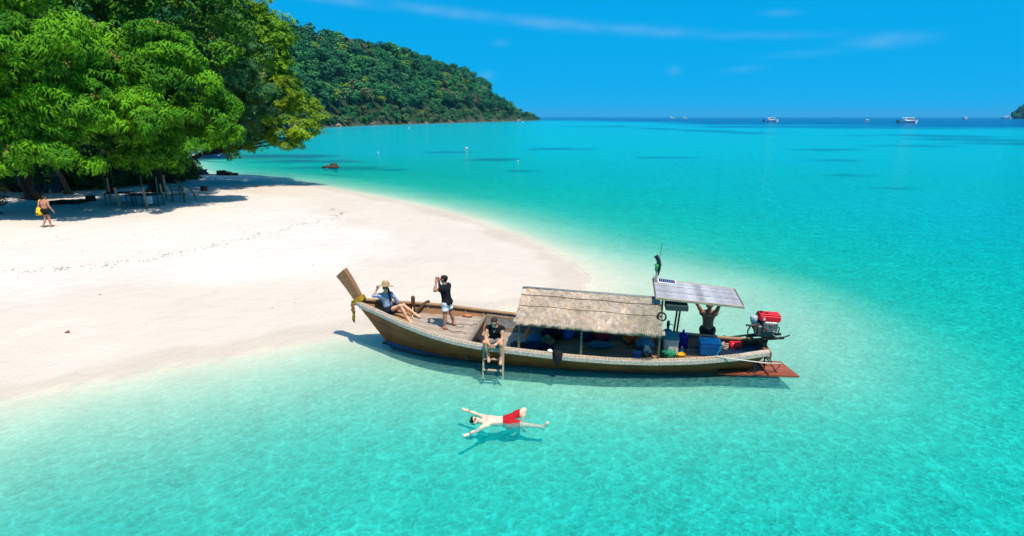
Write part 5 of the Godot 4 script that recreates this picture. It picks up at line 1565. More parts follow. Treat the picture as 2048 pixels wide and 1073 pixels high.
# blobs: [x, y, z, radius] of the masses of the crown in world metres
func tree(called: String, label: String, root: Vector3, blobs: Array, lobe: float, dens: float, leaf: ArrayMesh, scale: float, light: Color, dark: Color, m: Material, group := "trees at the edge of the beach", trunk_r := 0.35, stems := 1, category := "tree") -> Node3D:
	root.y = ground_at(root.x, root.z) - 0.15
	var t := thing(called, label, category, Transform3D(Basis(), root), group)
	var bark := paint(0.055, 0.043, 0.034, 0.9, "stain", Vector3(1.2, 0.6, 1.2), "lumps", 3.0)
	var heart := Vector3()
	for b in blobs:
		heart += Vector3(b[0], b[1], b[2]) / blobs.size()
	heart -= root
	if trunk_r > 0.0:
		var fork := Vector3(heart.x * 0.3, heart.y * 0.45, heart.z * 0.3)
		for i in stems:
			part(t, "trunk", limb(Vector3(i * 0.9 * trunk_r * 2.0, 0, 0), fork, trunk_r, trunk_r * 0.6, 0.5), bark)
		for b in blobs:
			part(t, "limb", limb(fork, Vector3(b[0], b[1], b[2]) - root + Vector3(0, b[3] * 0.2, 0), trunk_r * 0.5, 0.04, 0.7), bark)
	var where := []
	var tints := []
	for bi in blobs.size():
		var b: Array = blobs[bi]
		var c := Vector3(b[0], b[1], b[2]) - root
		var r: float = b[3]
		var lr := minf(lobe, r * 0.6)
		var n := int(maxf(6.0, 2.9 * r * r / (lr * lr)))
		for i in n:
			var y := 1.0 - 2.0 * (i + 0.5) / n
			var a := i * 2.39996 + bi
			var v := Vector3(cos(a) * sqrt(1 - y * y), y, sin(a) * sqrt(1 - y * y))
			v = (v + Vector3(rng.randf_range(-1, 1), rng.randf_range(-1, 1), rng.randf_range(-1, 1)) * 0.35).normalized()
			if v.y < -0.75:
				continue
			var lc := c + v * (r - lr * rng.randf_range(0.05, 1.1)) * Vector3(1, 0.9, 1)
			var q := lr * rng.randf_range(0.45, 1.3)
			var shade := rng.randf()
			var squash := Vector3(rng.randf_range(0.85, 1.45), rng.randf_range(0.5, 0.8), rng.randf_range(0.85, 1.45))
			for k in int(dens * q * q):
				var d := Vector3(rng.randfn(), rng.randfn() + 0.35, rng.randfn()).normalized()
				if d.dot(v) < -0.35:
					continue
				var p := lc + d * q * rng.randf_range(0.6, 1.1) * squash
				if p.distance_to(c) < r * 0.62:
					continue
				var up := (d * 0.8 + Vector3(0, 0.75, 0) + Vector3(rng.randf_range(-1, 1), rng.randf_range(-1, 1), rng.randf_range(-1, 1)) * 0.35).normalized()
				var x := up.cross(Vector3(rng.randf_range(-1, 1), rng.randf_range(-1, 1), rng.randf_range(-1, 1))).normalized()
				where.append(Transform3D(Basis(x, up, x.cross(up)) * Basis.from_scale(Vector3.ONE * scale * rng.randf_range(0.7, 1.25)), p))
				var col := dark.lerp(light, clampf(0.05 + 0.85 * shade + rng.randf_range(-0.25, 0.3), 0.0, 1.0))
				if rng.randf() < 0.006:
					col = Color(0.24, 0.2, 0.05)
				tints.append(col)
	many(t, "crown", leaf, m, where, tints)
	return t

func make_shore_trees() -> void:
	var big := leaf_cluster(9, 0.42, 0.062, 1.5, 11)
	var mid := leaf_cluster(9, 0.36, 0.07, 0.9, 12)
	var small := leaf_cluster(9, 0.3, 0.065, 0.5, 13)
	var m := leaf_stuff(0.6)
	var glossy := leaf_stuff(0.4)
	var lg := Color(0.135, 0.38, 0.006)
	var dg := Color(0.03, 0.14, 0.006)
	tree("broad_leaf_tree", "bright green large leaved tree leaning over the sand above the walking person", Vector3(-34, 0, -40), [[-26.5, 4.9, -31.6, 1.7], [-24.4, 6.8, -32.6, 2.7], [-28.1, 8.9, -33.5, 2.9], [-22.6, 5.9, -33.4, 2.3], [-24.6, 4.7, -32, 1.6], [-29.2, 6.1, -32, 2.8], [-31.6, 7.7, -33, 3.3], [-25.6, 10.2, -31.5, 2.6], [-29.5, 11.4, -31.0, 3.0], [-29.0, 4.6, -34.5, 2.2], [-27, 3.9, -31, 1.0]], 1.25, 60.0, big, 0.95, lg, dg, m, "trees at the edge of the beach", 0.4, 2)
	tree("broad_leaf_tree", "bright green large leaved tree spreading above the driftwood posts", Vector3(-28.5, 0, -45), [[-22.1, 7.7, -38, 3.0], [-21.5, 5.4, -38, 2.2], [-24.6, 8.6, -38, 2.8], [-20.5, 6.3, -39, 1.9], [-22.7, 4.6, -37.4, 1.5], [-25.9, 9.8, -38, 2.3], [-25.2, 5.4, -39, 2.2], [-19.6, 5.2, -39.6, 1.2], [-22.4, 10.2, -39.6, 2.2], [-23.5, 3.7, -40, 1.4], [-23.9, 3.7, -37, 1.1]], 1.25, 60.0, big, 0.95, lg, dg, m, "trees at the edge of the beach", 0.38, 2)
	tree("dark_leaf_tree", "tall dark green tree rising behind the leftmost bright tree", Vector3(-38, 0, -44), [[-31.2, 13.2, -40.5, 4.6], [-27.4, 12.4, -42, 4.0], [-36.6, 12.4, -40, 5.2], [-33, 17, -42, 4.5], [-34, 7, -42, 4]], 1.5, 20.0, mid, 1.35, Color(0.09, 0.27, 0.01), Color(0.02, 0.09, 0.008), m)
	tree("dark_leaf_tree", "tall dark green tree behind the bright tree above the posts", Vector3(-31, 0, -52), [[-26.2, 14, -46, 4.6], [-23.4, 11.4, -46.5, 2.8], [-27.8, 17.5, -46, 4.3], [-29.5, 8, -48, 4], [-25.5, 7.5, -45.5, 2.6]], 1.5, 20.0, mid, 1.35, Color(0.08, 0.24, 0.012), Color(0.02, 0.085, 0.01), m)
	tree("glossy_tree", "blue green glossy leaved tree at the waterside corner of the grove", Vector3(-37, 0, -60), [[-25.6, 4.9, -47, 1.3], [-23.6, 9.8, -52, 2.4], [-24.1, 8.6, -50, 3.4], [-23.6, 5.6, -50, 2.2], [-25.2, 5.1, -49, 1.6], [-24.1, 11.8, -51, 3.0], [-22.9, 7.3, -51, 2.1], [-26.5, 6.5, -50.5, 2.6], [-23.8, 4.2, -50.2, 0.9]], 1.2, 46.0, mid, 0.9, Color(0.08, 0.23, 0.06), Color(0.025, 0.1, 0.035), glossy)
	var yl := Color(0.24, 0.38, 0.008)
	var yd := Color(0.07, 0.15, 0.01)
	tree("small_leaf_tree", "tall yellow green tree at the right top of the grove", Vector3(-38, 0, -63), [[-21.9, 12.9, -56, 1.6], [-21.7, 10.9, -55, 1.6], [-26.6, 15, -57, 4.0], [-24, 13.6, -57, 2.8], [-22.5, 12.0, -56, 1.7], [-27.1, 18.6, -57, 3.8], [-23.8, 10.8, -57, 2.0], [-24.3, 16.6, -57, 2.2]], 1.1, 52.0, small, 0.95, Color(0.17, 0.36, 0.01), Color(0.05, 0.15, 0.008), m, "trees at the edge of the beach", 0.4)
	tree("small_leaf_tree", "olive yellow tree hanging low over the water at the right of the grove", Vector3(-36, 0, -61), [[-22.9, 4.1, -53, 1.5], [-24, 3.9, -52, 1.2], [-20.4, 4.3, -53, 1.2], [-22.6, 6.5, -53, 2.2], [-21.8, 7.9, -54, 2.7], [-19.9, 5.9, -54, 2.0], [-22.6, 4.9, -53, 1.5], [-22.2, 9.7, -55, 2.1], [-18.9, 5.0, -53.6, 1.25], [-21.1, 4.6, -53, 1.2], [-19.2, 7.2, -54.6, 1.3], [-20.2, 3.9, -53.4, 0.8]], 1.0, 62.0, small, 0.9, yl, yd, m, "trees at the edge of the beach", 0.34)
	# undergrowth that closes the view below the crowns
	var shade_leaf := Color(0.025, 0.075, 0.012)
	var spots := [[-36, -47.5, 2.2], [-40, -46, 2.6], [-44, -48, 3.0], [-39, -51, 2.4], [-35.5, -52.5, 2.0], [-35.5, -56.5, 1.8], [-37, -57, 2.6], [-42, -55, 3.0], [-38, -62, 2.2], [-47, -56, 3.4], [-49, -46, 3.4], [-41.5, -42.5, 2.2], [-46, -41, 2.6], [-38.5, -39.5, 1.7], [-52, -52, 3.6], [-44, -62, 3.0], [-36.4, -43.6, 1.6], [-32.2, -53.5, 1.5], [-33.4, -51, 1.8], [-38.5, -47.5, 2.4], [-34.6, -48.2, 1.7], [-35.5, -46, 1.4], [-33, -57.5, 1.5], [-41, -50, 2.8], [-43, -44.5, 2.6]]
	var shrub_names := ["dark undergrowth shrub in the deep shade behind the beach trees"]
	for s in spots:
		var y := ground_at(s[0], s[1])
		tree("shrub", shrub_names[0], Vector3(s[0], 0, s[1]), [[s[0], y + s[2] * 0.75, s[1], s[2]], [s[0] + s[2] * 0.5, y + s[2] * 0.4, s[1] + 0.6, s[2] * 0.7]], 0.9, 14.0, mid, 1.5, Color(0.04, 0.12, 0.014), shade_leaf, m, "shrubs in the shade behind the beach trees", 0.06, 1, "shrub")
	tree("shrub", "low brown leaved shrub at the left edge beside the walking person", Vector3(-30.6, 0, -33.2), [[-30.7, 1.9, -33.2, 0.85], [-30.2, 1.4, -32.8, 0.5]], 0.5, 60.0, mid, 0.7, Color(0.2, 0.15, 0.05), Color(0.06, 0.06, 0.02), m, "", 0.04, 1, "shrub")

func boulder(called: String, label: String, at: Vector3, size: Vector3, m: Material, sd: int, group := "") -> void:
	var n := noise(sd, 0.55, FastNoiseLite.TYPE_SIMPLEX_SMOOTH, 4)
	single(called, Shape.new().ellipsoid(Vector3.ZERO, size, Basis(Vector3.UP, sd * 1.3), 16, 11, n, 0.75).done(), m, label, "rock", Transform3D(Basis(), at), group)

func make_beach() -> void:
	var rock := paint(0.045, 0.035, 0.033, 0.8, "stain", Vector3(0.8, 0.8, 0.8), "lumps", 6.0)
	boulder("boulder", "largest dark boulder of the pair at the water's edge", Vector3(-36.6, 0.25, -64.6), Vector3(1.5, 1.1, 1.0), rock, 3)
	boulder("boulder", "long low dark boulder touching the largest one at the water's edge", Vector3(-34.9, 0.1, -64.2), Vector3(1.6, 0.7, 0.9), rock, 4)
	boulder("boulder", "small dark boulder alone at the waterline right of the pair", Vector3(-31.6, 0.0, -63.3), Vector3(1.1, 0.5, 0.7), rock, 5)
	boulder("boulder", "flat brown rock breaking the water in the bay", Vector3(-23.7, 0.0, -73.7), Vector3(0.55, 0.32, 0.5), paint(0.1, 0.08, 0.05, 0.8, "stain", Vector3(1, 1, 1), "lumps", 5.0), 6)
	boulder("boulder", "rounded brown rock beside the flat one in the bay", Vector3(-22.6, 0.05, -73.2), Vector3(0.62, 0.5, 0.5), paint(0.1, 0.08, 0.05, 0.8, "stain", Vector3(1, 1, 1), "lumps", 5.0), 7)
	boulder("rock_bank", "black sloping rock bank under the trees where the beach ends", Vector3(-41.0, 0.8, -65.0), Vector3(3.2, 2.4, 1.8), rock, 8)
	boulder("rock_bank", "dark earth bank behind the beach under the trees", Vector3(-46.5, 1.6, -63.5), Vector3(4.2, 3.4, 2.6), rock, 9)
	# driftwood posts round the frames
	var drift := [wood(0.66, 0.46, 0.26, 0.9), wood(0.55, 0.4, 0.25, 0.9), wood(0.7, 0.52, 0.33, 0.9)]
	var posts := [[-25.15, -36.36, 1.28, -0.14, "thick pale driftwood post nearest the walking person"], [-23.26, -36.15, 1.3, -0.12, "pale driftwood post at the left of the second frame"], [-23.37, -38.13, 1.35, -0.1, "slim leaning post at the right of the second frame"], [-26.75, -37.79, 1.75, 0.06, "tall grey post beside the hanging red cloth"], [-27.6, -42.6, 1.5, 0.03, "thin upright post behind the first frame"], [-26.3, -42.2, 1.45, 0.1, "thin leaning post right behind the first frame"], [-24.46, -40.23, 1.75, 0.02, "tall yellowish post between the second frame and the driftwood chair"]]
	for i in posts.size():
		var q: Array = posts[i]
		var y := ground_at(q[0], q[1])
		var r: float = [0.085, 0.075, 0.055, 0.06, 0.045, 0.045, 0.085][i]
		var pts := [Vector3(0, -0.1, 0), Vector3(q[3] * 0.5 + 0.02, q[2] * 0.35, 0.01), Vector3(q[3] * 0.8 - 0.015, q[2] * 0.7, -0.01), Vector3(q[3] * -1.0 * -1.0, q[2], 0.0)]
		pts = pts.map(func(v): return Vector3(-v.x, v.y, v.z) if q[3] < 0 else v)
		pts = pts.map(func(v): return Vector3(-absf(v.x) if q[3] < 0 else v.x, v.y, v.z))
		single("driftwood_post", Shape.new().smooth(true).tube(pts, [r * 1.1, r, r * 0.92, r * 0.95], 9).done(), drift[i % 3], q[4], "post", Transform3D(Basis(), Vector3(q[0], y, q[1])), "driftwood posts on the beach")
	# two metal frames with an information sheet each
	for i in 2:
		var at := Vector3([-25.9, -23.9][i], 0, [-37.6, -37.0][i])
		at.y = ground_at(at.x, at.z)
		var f := thing("rail_frame", ["low dark metal frame with a blue sheet left of the second frame", "low dark metal frame with a white sheet under the tree edge"][i], "frame", Transform3D(Basis(Vector3.UP, [0.25, 0.12][i]), at), "metal frames on the beach")
		var iron := paint(0.02, 0.025, 0.022, 0.7)
		var w: float = [1.5, 1.9][i]
		for x in [-0.5, 0.0, 0.5]:
			for z in [-0.4, 0.4]:
				part(f, "leg", Shape.new().bar(Vector3(x * w, -0.05, z), Vector3(x * w * 0.98, 0.78, z * 0.95), 0.045, 0.045).done(), iron)
		for z in [-0.39, 0.39]:
			part(f, "top_bar", Shape.new().bar(Vector3(-w * 0.52, 0.78, z), Vector3(w * 0.52, 0.78, z), 0.045, 0.045).done(), iron)
			part(f, "foot_bar", Shape.new().bar(Vector3(-w * 0.52, 0.1, z), Vector3(w * 0.52, 0.1, z), 0.03, 0.03).done(), iron)
		for x in [-0.5, 0.5]:
			part(f, "end_bar", Shape.new().bar(Vector3(x * w, 0.775, -0.4), Vector3(x * w, 0.775, 0.4), 0.045, 0.045).done(), iron)
		part(f, "net_cover", Shape.new().box(Vector3(0, 0.81, 0), Vector3(w * 0.95, 0.02, 0.8)).done(), paint(0.03, 0.035, 0.025, 0.9, "mottle", Vector3(3, 3, 3)))
		var sh := part(f, "sheet", Shape.new().box(Vector3([0.42, 0.5][i], 0.48, 0.45), Vector3(0.3, 0.46, 0.012)).done(), [paint(0.2, 0.42, 0.6, 0.6), paint(0.62, 0.72, 0.8, 0.6)][i])
		for q in 4:
			part(sh, "print_line", Shape.new().box(Vector3([0.42, 0.5][i], 0.62 - q * 0.09, 0.4585), Vector3(0.2 - 0.03 * (q % 2), 0.025, 0.003)).done(), paint(0.08, 0.12, 0.2, 0.7))
	# rough chair and its leaning branch
	var cy := ground_at(-23.2, -39.5)
	var ch := thing("driftwood_chair", "rough driftwood chair with forked back posts at the right of the posts", "chair", Transform3D(Basis(Vector3.UP, 0.5), Vector3(-23.2, cy, -39.5)))
	var w2 := wood(0.3, 0.2, 0.11, 0.9)
	for q in [[-0.38, 0.35, 0.62, -0.05], [0.38, 0.35, 0.6, 0.1], [-0.36, -0.3, 1.2, -0.06], [0.34, -0.3, 1.3, -0.2]]:
		part(ch, "leg", Shape.new().smooth(true).tube([Vector3(q[0], -0.05, q[1]), Vector3(q[0] * 0.95, q[2] * 0.5, q[1]), Vector3(q[0] + q[3], q[2], q[1])], [0.05, 0.045, 0.04], 7).done(), w2)
	for i in 5:
		part(ch, "seat_slat", Shape.new().box(Vector3(0, 0.5 + 0.004 * (i % 2), -0.28 + i * 0.145), Vector3(0.86, 0.04, 0.12), Basis(), 0.01).done(), wood(0.42, 0.27, 0.13, 0.9))
	for i in 2:
		part(ch, "back_rail", Shape.new().smooth(true).tube([Vector3(-0.42, 0.78 + i * 0.24, -0.31), Vector3(0, 0.76 + i * 0.26, -0.33), Vector3(0.42, 0.8 + i * 0.25, -0.31)], 0.03, 7).done(), w2)
	part(ch, "fork", Shape.new().smooth(true).tube([Vector3(0.16, 1.2, -0.3), Vector3(0.0, 1.4, -0.3), Vector3(-0.06, 1.52, -0.28)], [0.04, 0.03, 0.02], 6).done(), w2)
	part(ch, "fork", Shape.new().smooth(true).tube([Vector3(0.15, 1.25, -0.3), Vector3(0.26, 1.4, -0.32), Vector3(0.25, 1.5, -0.3)], [0.035, 0.028, 0.02], 6).done(), w2)
	var ly := ground_at(-23.0, -41.3)
	var lb := thing("leaning_branch", "bent brown branch propped beside the driftwood chair", "branch", Transform3D(Basis(), Vector3(-23.0, ly, -41.3)))
	part(lb, "branch", Shape.new().smooth(true).tube([Vector3(0.12, -0.05, 0.1), Vector3(-0.12, 0.45, 0), Vector3(-0.36, 0.85, -0.02), Vector3(-0.75, 0.9, 0.0), Vector3(-1.1, 0.86, 0.1)], [0.06, 0.06, 0.055, 0.05, 0.04], 8).done(), drift[1])
	part(lb, "prop", Shape.new().smooth(true).tube([Vector3(-1.0, -0.05, 0.1), Vector3(-1.02, 0.5, 0.1), Vector3(-1.05, 0.86, 0.1)], 0.04, 7).done(), w2)
	# stumps and logs
	for q in [[-29.0, -39.1, 0.3, 0.42, "dark cut stump left of the hanging red cloth"], [-25.1, -46.5, 0.26, 0.4, "small dark stump alone on the shaded sand right of the posts"]]:
		var st := thing("stump", q[4], "stump", Transform3D(Basis(), Vector3(q[0], ground_at(q[0], q[1]) - 0.04, q[1])))
		part(st, "bark", Shape.new().lathe([Vector2(q[2] * 1.2, 0), Vector2(q[2], q[3] * 0.4), Vector2(q[2] * 0.96, q[3])], 11).done(), paint(0.09, 0.065, 0.05, 0.95, "stain", Vector3(2, 2, 2), "lumps", 3.0))
		part(st, "cut_face", Shape.new().lathe([Vector2(q[2] * 0.9, q[3] - 0.01), Vector2(q[2] * 0.88, q[3] + 0.012), Vector2(0.01, q[3] + 0.014)], 11).done(), wood(0.22, 0.15, 0.1))
	single("fallen_log", Shape.new().smooth(true).tube([Vector3(-1.3, 0.15, 0.3), Vector3(-0.4, 0.2, 0.0), Vector3(0.5, 0.16, -0.15), Vector3(1.2, 0.26, -0.35)], [0.13, 0.17, 0.14, 0.08], 9).done(), paint(0.03, 0.025, 0.022, 0.9, "stain", Vector3(1, 1, 1), "lumps", 3.0), "dark fallen log on the sand behind the walking person", "log", Transform3D(Basis(), Vector3(-29.2, ground_at(-29.2, -37.4) - 0.02, -37.4)))
	# leaning trunk and boards at the shaded back of the beach
	var py := ground_at(-34.3, -44.3)
	single("leaning_log", Shape.new().smooth(true).tube([Vector3(0.3, -0.1, 0.3), Vector3(0.05, 0.5, 0.1), Vector3(-0.25, 1.3, 0.0), Vector3(-0.75, 2.3, 0.2)], [0.32, 0.2, 0.17, 0.13], 10).done(), paint(0.34, 0.16, 0.09, 0.9, "stain", Vector3(1, 1, 1), "lumps", 3.0), "reddish bare leaning trunk with flared foot at the back of the shade", "trunk", Transform3D(Basis(), Vector3(-33.7, ground_at(-33.7, -43.2), -43.2)))
	for i in 2:
		var at := Vector3([-36.2, -34.9][i], 0, [-43.2, -43.4][i])
		at.y = ground_at(at.x, at.z)
		var bo := thing("board_screen", ["weathered blue green board screen under the trees, left one", "weathered blue green board screen beside the reddish leaning trunk"][i], "screen", Transform3D(Basis(Vector3.UP, 0.2 * i), at))
		for q in 4:
			part(bo, "plank", Shape.new().box(Vector3(-0.45 + q * 0.29, 0.72, -0.02 * (q % 2)), Vector3(0.27, 1.5 - 0.1 * ((q + i) % 3), 0.03), Basis(Vector3.RIGHT, -0.12), 0.004).done(), wood([0.035, 0.05, 0.03, 0.06][q], [0.12, 0.14, 0.1, 0.1][q], [0.16, 0.16, 0.14, 0.11][q], 0.9))
		part(bo, "batten", Shape.new().bar(Vector3(-0.62, 1.25, 0.03), Vector3(0.6, 1.3, 0.03), 0.05, 0.04).done(), drift[0])
		part(bo, "stake", Shape.new().bar(Vector3(0.0, -0.1, -0.2), Vector3(0.0, 1.3, -0.1), 0.06, 0.06).done(), w2)
	# swing hung from the branch, with a red cloth
	var sy := ground_at(-27.8, -39.4)
	var sw := thing("rope_swing", "rope swing with plank seat hanging from the branch above the red cloth", "swing", Transform3D(Basis(Vector3.UP, 0.4), Vector3(-27.9, sy, -39.6)))
	for x in [-0.25, 0.25]:
		part(sw, "rope", Shape.new().tube([Vector3(x, 0.55, 0), Vector3(x * 0.9, 2.0, 0.03), Vector3(x * 0.6, 4.2, 0)], 0.02, 5).done(), paint(0.12, 0.1, 0.08))
	part(sw, "seat", Shape.new().box(Vector3(0, 0.53, 0), Vector3(0.7, 0.05, 0.24), Basis(), 0.01).done(), w2)
	bundle("red_cloth", "red cloth heaped on the seat of the rope swing", "cloth", Transform3D(Basis(), Vector3(-27.9, sy + 0.55, -39.6)), Vector3(0.55, 0.42, 0.35), paint(0.42, 0.015, 0.03), 91)
	# wrack and leaves on the sand
	var fleck := Shape.new()
	fleck.tri(Vector3(-0.06, 0, 0), Vector3(0, 0.012, 0.025), Vector3(0.06, 0.004, 0))
	fleck.tri(Vector3(-0.06, 0, 0), Vector3(0.06, 0.004, 0), Vector3(0.0, 0.01, -0.025))
	var fm := fleck.done()
	var where := []
	var tints := []
	var tide := [Vector2(-24, -18), Vector2(-19.6, -21), Vector2(-17.3, -21.8), Vector2(-15.2, -23.2), Vector2(-13.4, -26.1), Vector2(-12.3, -29.4), Vector2(-11.2, -33), Vector2(-10.6, -35.9), Vector2(-12.6, -38.4)]
	for i in 1050:
		var p: Vector2
		if i < 620:
			var u := rng.randf() * (tide.size() - 1)
			p = (tide[int(u)] as Vector2).lerp(tide[int(u) + 1], u - int(u)) + Vector2(rng.randfn(), rng.randfn()) * (0.12 if i % 3 else 0.5) + Vector2(0.25 * sin(u * 9.0), 0.2 * cos(u * 13.0))
		else:
			p = Vector2(rng.randf_range(-34, -4), rng.randf_range(-48, -13))
			if p.x > -20 and rng.randf() < 0.55:
				p += Vector2(-12, -9)
		var d := from_shore(p.x, p.y)
		if d < 2.2:
			continue
		var s := rng.randf_range(0.3, 1.0)
		where.append(Transform3D(Basis(Vector3.UP, rng.randf() * TAU) * Basis.from_scale(Vector3(s, s, s * rng.randf_range(0.5, 1.2))), Vector3(p.x, ground_at(p.x, p.y, d) + 0.008, p.y)))
		tints.append([Color(0.3, 0.22, 0.12), Color(0.16, 0.11, 0.06), Color(0.35, 0.2, 0.1), Color(0.12, 0.09, 0.06), Color(0.42, 0.33, 0.2)][rng.randi() % 5])
	var wr := many(self, "beach_debris", fm, tinted(0.9), where, tints)
	tag(wr, "dry leaf and seaweed flecks strewn along the tide line on the sand", "debris")
	for q in [[-12.96, -15.57, 0.2, 0.0, "curled red brown leaf lying alone on the near sand"], [-10.75, -35.6, 0.28, 1.0, "brown frond scrap at the end of the tide line"]]:
		var y := ground_at(q[0], q[1])
		var s := Shape.new()
		var l: float = q[2]
		s.tri(Vector3(-l * 0.5, 0.02, 0), Vector3(-l * 0.05, 0.05, l * 0.28), Vector3(0, 0.015, 0))
		s.tri(Vector3(-l * 0.5, 0.02, 0), Vector3(0, 0.015, 0), Vector3(-l * 0.05, 0.06, -l * 0.28))
		s.tri(Vector3(-l * 0.05, 0.05, l * 0.28), Vector3(l * 0.55, 0.05, 0.02), Vector3(0, 0.015, 0))
		s.tri(Vector3(0, 0.015, 0), Vector3(l * 0.55, 0.05, 0.02), Vector3(-l * 0.05, 0.06, -l * 0.28))
		single("fallen_leaf", s.done(), paint(0.36, 0.1, 0.06, 0.8), q[4], "leaf", Transform3D(Basis(Vector3.UP, q[3]), Vector3(q[0], y, q[1])))

func far_crown(sd: int) -> ArrayMesh:
	# a broad forest crown of leaf clumps, about 12 m across, its foot at the origin
	var r := RandomNumberGenerator.new()
	r.seed = sd
	var s := Shape.new()
	for l in 9:
		var c := Vector3(r.randf_range(-3.6, 3.6), r.randf_range(8.0, 13.0), r.randf_range(-3.6, 3.6)) if l else Vector3(0, 11.5, 0)
		var q := r.randf_range(2.0, 3.4)
		for k in 64:
			var d := Vector3(r.randfn(), r.randfn() + 0.25, r.randfn()).normalized()
			var p := c + d * q * r.randf_range(0.75, 1.08) * Vector3(1, 0.8, 1)
			var up := (d + Vector3(0, 0.5, 0) + Vector3(r.randf_range(-1, 1), r.randf_range(-1, 1), r.randf_range(-1, 1)) * 0.3).normalized()
			var x := up.cross(Vector3(r.randf_range(-1, 1), r.randf_range(-1, 1), r.randf_range(-1, 1))).normalized() * r.randf_range(0.45, 0.95)
			var z := x.cross(up) * r.randf_range(0.6, 1.1)
			s.quad(p - x - up * 0.15, p + z, p + x - up * 0.15, p - z)
	return s.done()

func make_hill() -> void:
	var crowns := []
	for i in 5:
		crowns.append(far_crown(200 + i))
	var trunk := Shape.new().smooth(true).tube([Vector3(0, -2, 0), Vector3(0.1, 4, 0), Vector3(-0.1, 10.5, 0)], [0.5, 0.35, 0.2], 6).done()
	var bark := paint(0.2, 0.17, 0.14, 0.9)
	var kinds := [[Color(0.009, 0.09, 0.036), "deep green rounded forest tree on the far hillside"], [Color(0.016, 0.13, 0.046), "mid green broad forest tree on the far hillside"], [Color(0.03, 0.175, 0.045), "fresh green forest tree on the far hillside"], [Color(0.07, 0.17, 0.065), "pale olive forest tree on the far hillside"], [Color(0.08, 0.1, 0.05), "brownish half bare forest tree on the far hillside"], [Color(0.13, 0.22, 0.02), "yellow green forest tree on the far hillside"]]
	var sites := []
	var r := RandomNumberGenerator.new()
	r.seed = 77
	for i in 26000:
		var z := r.randf_range(-1180.0, -120.0)
		var x := r.randf_range(-520.0, 125.0)
		if r.randf() > 0.42:
			z = r.randf_range(-760.0, -250.0)
			x = r.randf_range(-330.0, -60.0)
		if x / -z < -0.75:
			continue
		var d := from_shore(x, z)
		if d < -1.0 or d > 230.0:
			continue
		sites.append([Vector3(x, ground_at(x, z, d), z), d])
	# thin the sites out to crown spacing, on a coarse grid
	var taken := {}
	var kept := []
	for s in sites:
		var p: Vector3 = s[0]
		var cell := Vector2i(floori(p.x / 8.0), floori(p.z / 8.0))
		if not taken.has(cell):
			taken[cell] = true
			kept.append(s)
	kept.sort_custom(func(a, b): return (a[0] as Vector3).length() + a[1] * 1.2 < (b[0] as Vector3).length() + b[1] * 1.2)
	var protos := {}
	var singles := 0
	var rest := {}
	for s in kept:
		var p: Vector3 = s[0]
		var h := r.randf()
		var kd := 0 if h < 0.3 else 1 if h < 0.62 else 2 if h < 0.82 else 3 if h < 0.91 else 4 if h < 0.95 else 5
		var cr := r.randi() % 5
		var sc := r.randf_range(0.8, 1.35) * (0.55 if s[1] < 9.0 else 1.0)
		if p.z < -960.0:
			sc *= 0.62
		if r.randf() < 0.07 and s[1] > 25.0:
			sc *= 1.35
		if s[1] < 9.0 and r.randf() < 0.3:
			kd = 3
		var xf := Transform3D(Basis(Vector3.UP, r.randf() * TAU) * Basis.from_scale(Vector3(sc * r.randf_range(0.8, 1.25), sc * r.randf_range(0.8, 1.2), sc * r.randf_range(0.8, 1.25))), p - Vector3(0, 2.0 * sc if s[1] > 9.0 else 3.5 * sc, 0))
		# the left end of the hill lies behind the grove on the beach
		if singles < 290 and p.x / -p.z > -0.4:
			singles += 1
			var key := kd * 10 + cr
			if protos.has(key):
				copy_of(protos[key], kinds[kd][1] + where_on(p), xf)
			else:
				var t := thing("forest_tree", kinds[kd][1] + where_on(p), "tree", xf, "trees of the forested hill: " + ["deep green", "mid green", "fresh green", "pale olive", "brownish", "yellow green"][kd])
				part(t, "trunk", trunk, bark)
				part(t, "crown", crowns[cr], hill_leaf(kinds[kd][0]))
				protos[key] = t
		else:
			if not rest.has(cr):
				rest[cr] = [[], []]
			rest[cr][0].append(xf)
			rest[cr][1].append(kinds[kd][0] * r.randf_range(0.85, 1.2))
	var wood_mass := Node3D.new()
	wood_mass.name = "forest"
	add_child(wood_mass)
	tag(wood_mass, "dense rainforest covering the upper slopes of the far hill", "forest", "", "stuff")
	for cr in rest:
		many(wood_mass, "canopy", crowns[cr], tinted(0.85), rest[cr][0], rest[cr][1])
	# pale rocks along the foot of the hill
	var stone := [paint(0.32, 0.24, 0.19, 0.9, "stain", Vector3(0.2, 0.2, 0.2)), paint(0.24, 0.2, 0.17, 0.9, "stain", Vector3(0.2, 0.2, 0.2)), paint(0.4, 0.3, 0.25, 0.9, "stain", Vector3(0.2, 0.2, 0.2))]
	for i in 24:
		var f := r.randf()
		var z := lerpf(-345.0, -950.0, f)
		var x := lut(-z, [300, 364, 425, 510, 640, 960], [-125, -119, -117, -97, -67, 13]) + r.randf_range(-3.0, 2.5)
		var s := r.randf_range(1.0, 2.6) * (1.0 + f)
		boulder("shore_rock", "pale pinkish rock on the waterline at the foot of the far hill", Vector3(x, 0.2, z), Vector3(s, s * 0.6, s * 0.8), stone[i % 3], 300 + i, "rocks along the foot of the far hill")
	# headland at the right edge of the view
	var hd := PackedVector3Array()
	var rings := []
	for q in [[0.0, 0.68], [26.0, 0.62], [54.0, 0.44], [70.0, 0.2], [75.0, 0.03]]:
		var ring := PackedVector3Array()
		for k in 20:
			var a := -TAU * k / 20.0
			ring.append(Vector3(cos(a) * 330.0 * q[1], q[0] - 1.0, sin(a) * 160.0 * q[1]))
		rings.append(ring)
	structure("headland", Shape.new().smooth(true).loft(rings).done(), paint(0.015, 0.04, 0.03, 0.95), "far wooded headland at the right end of the horizon").position = Vector3(2064, 0, -2150)
	var hw := []
	var ht := []
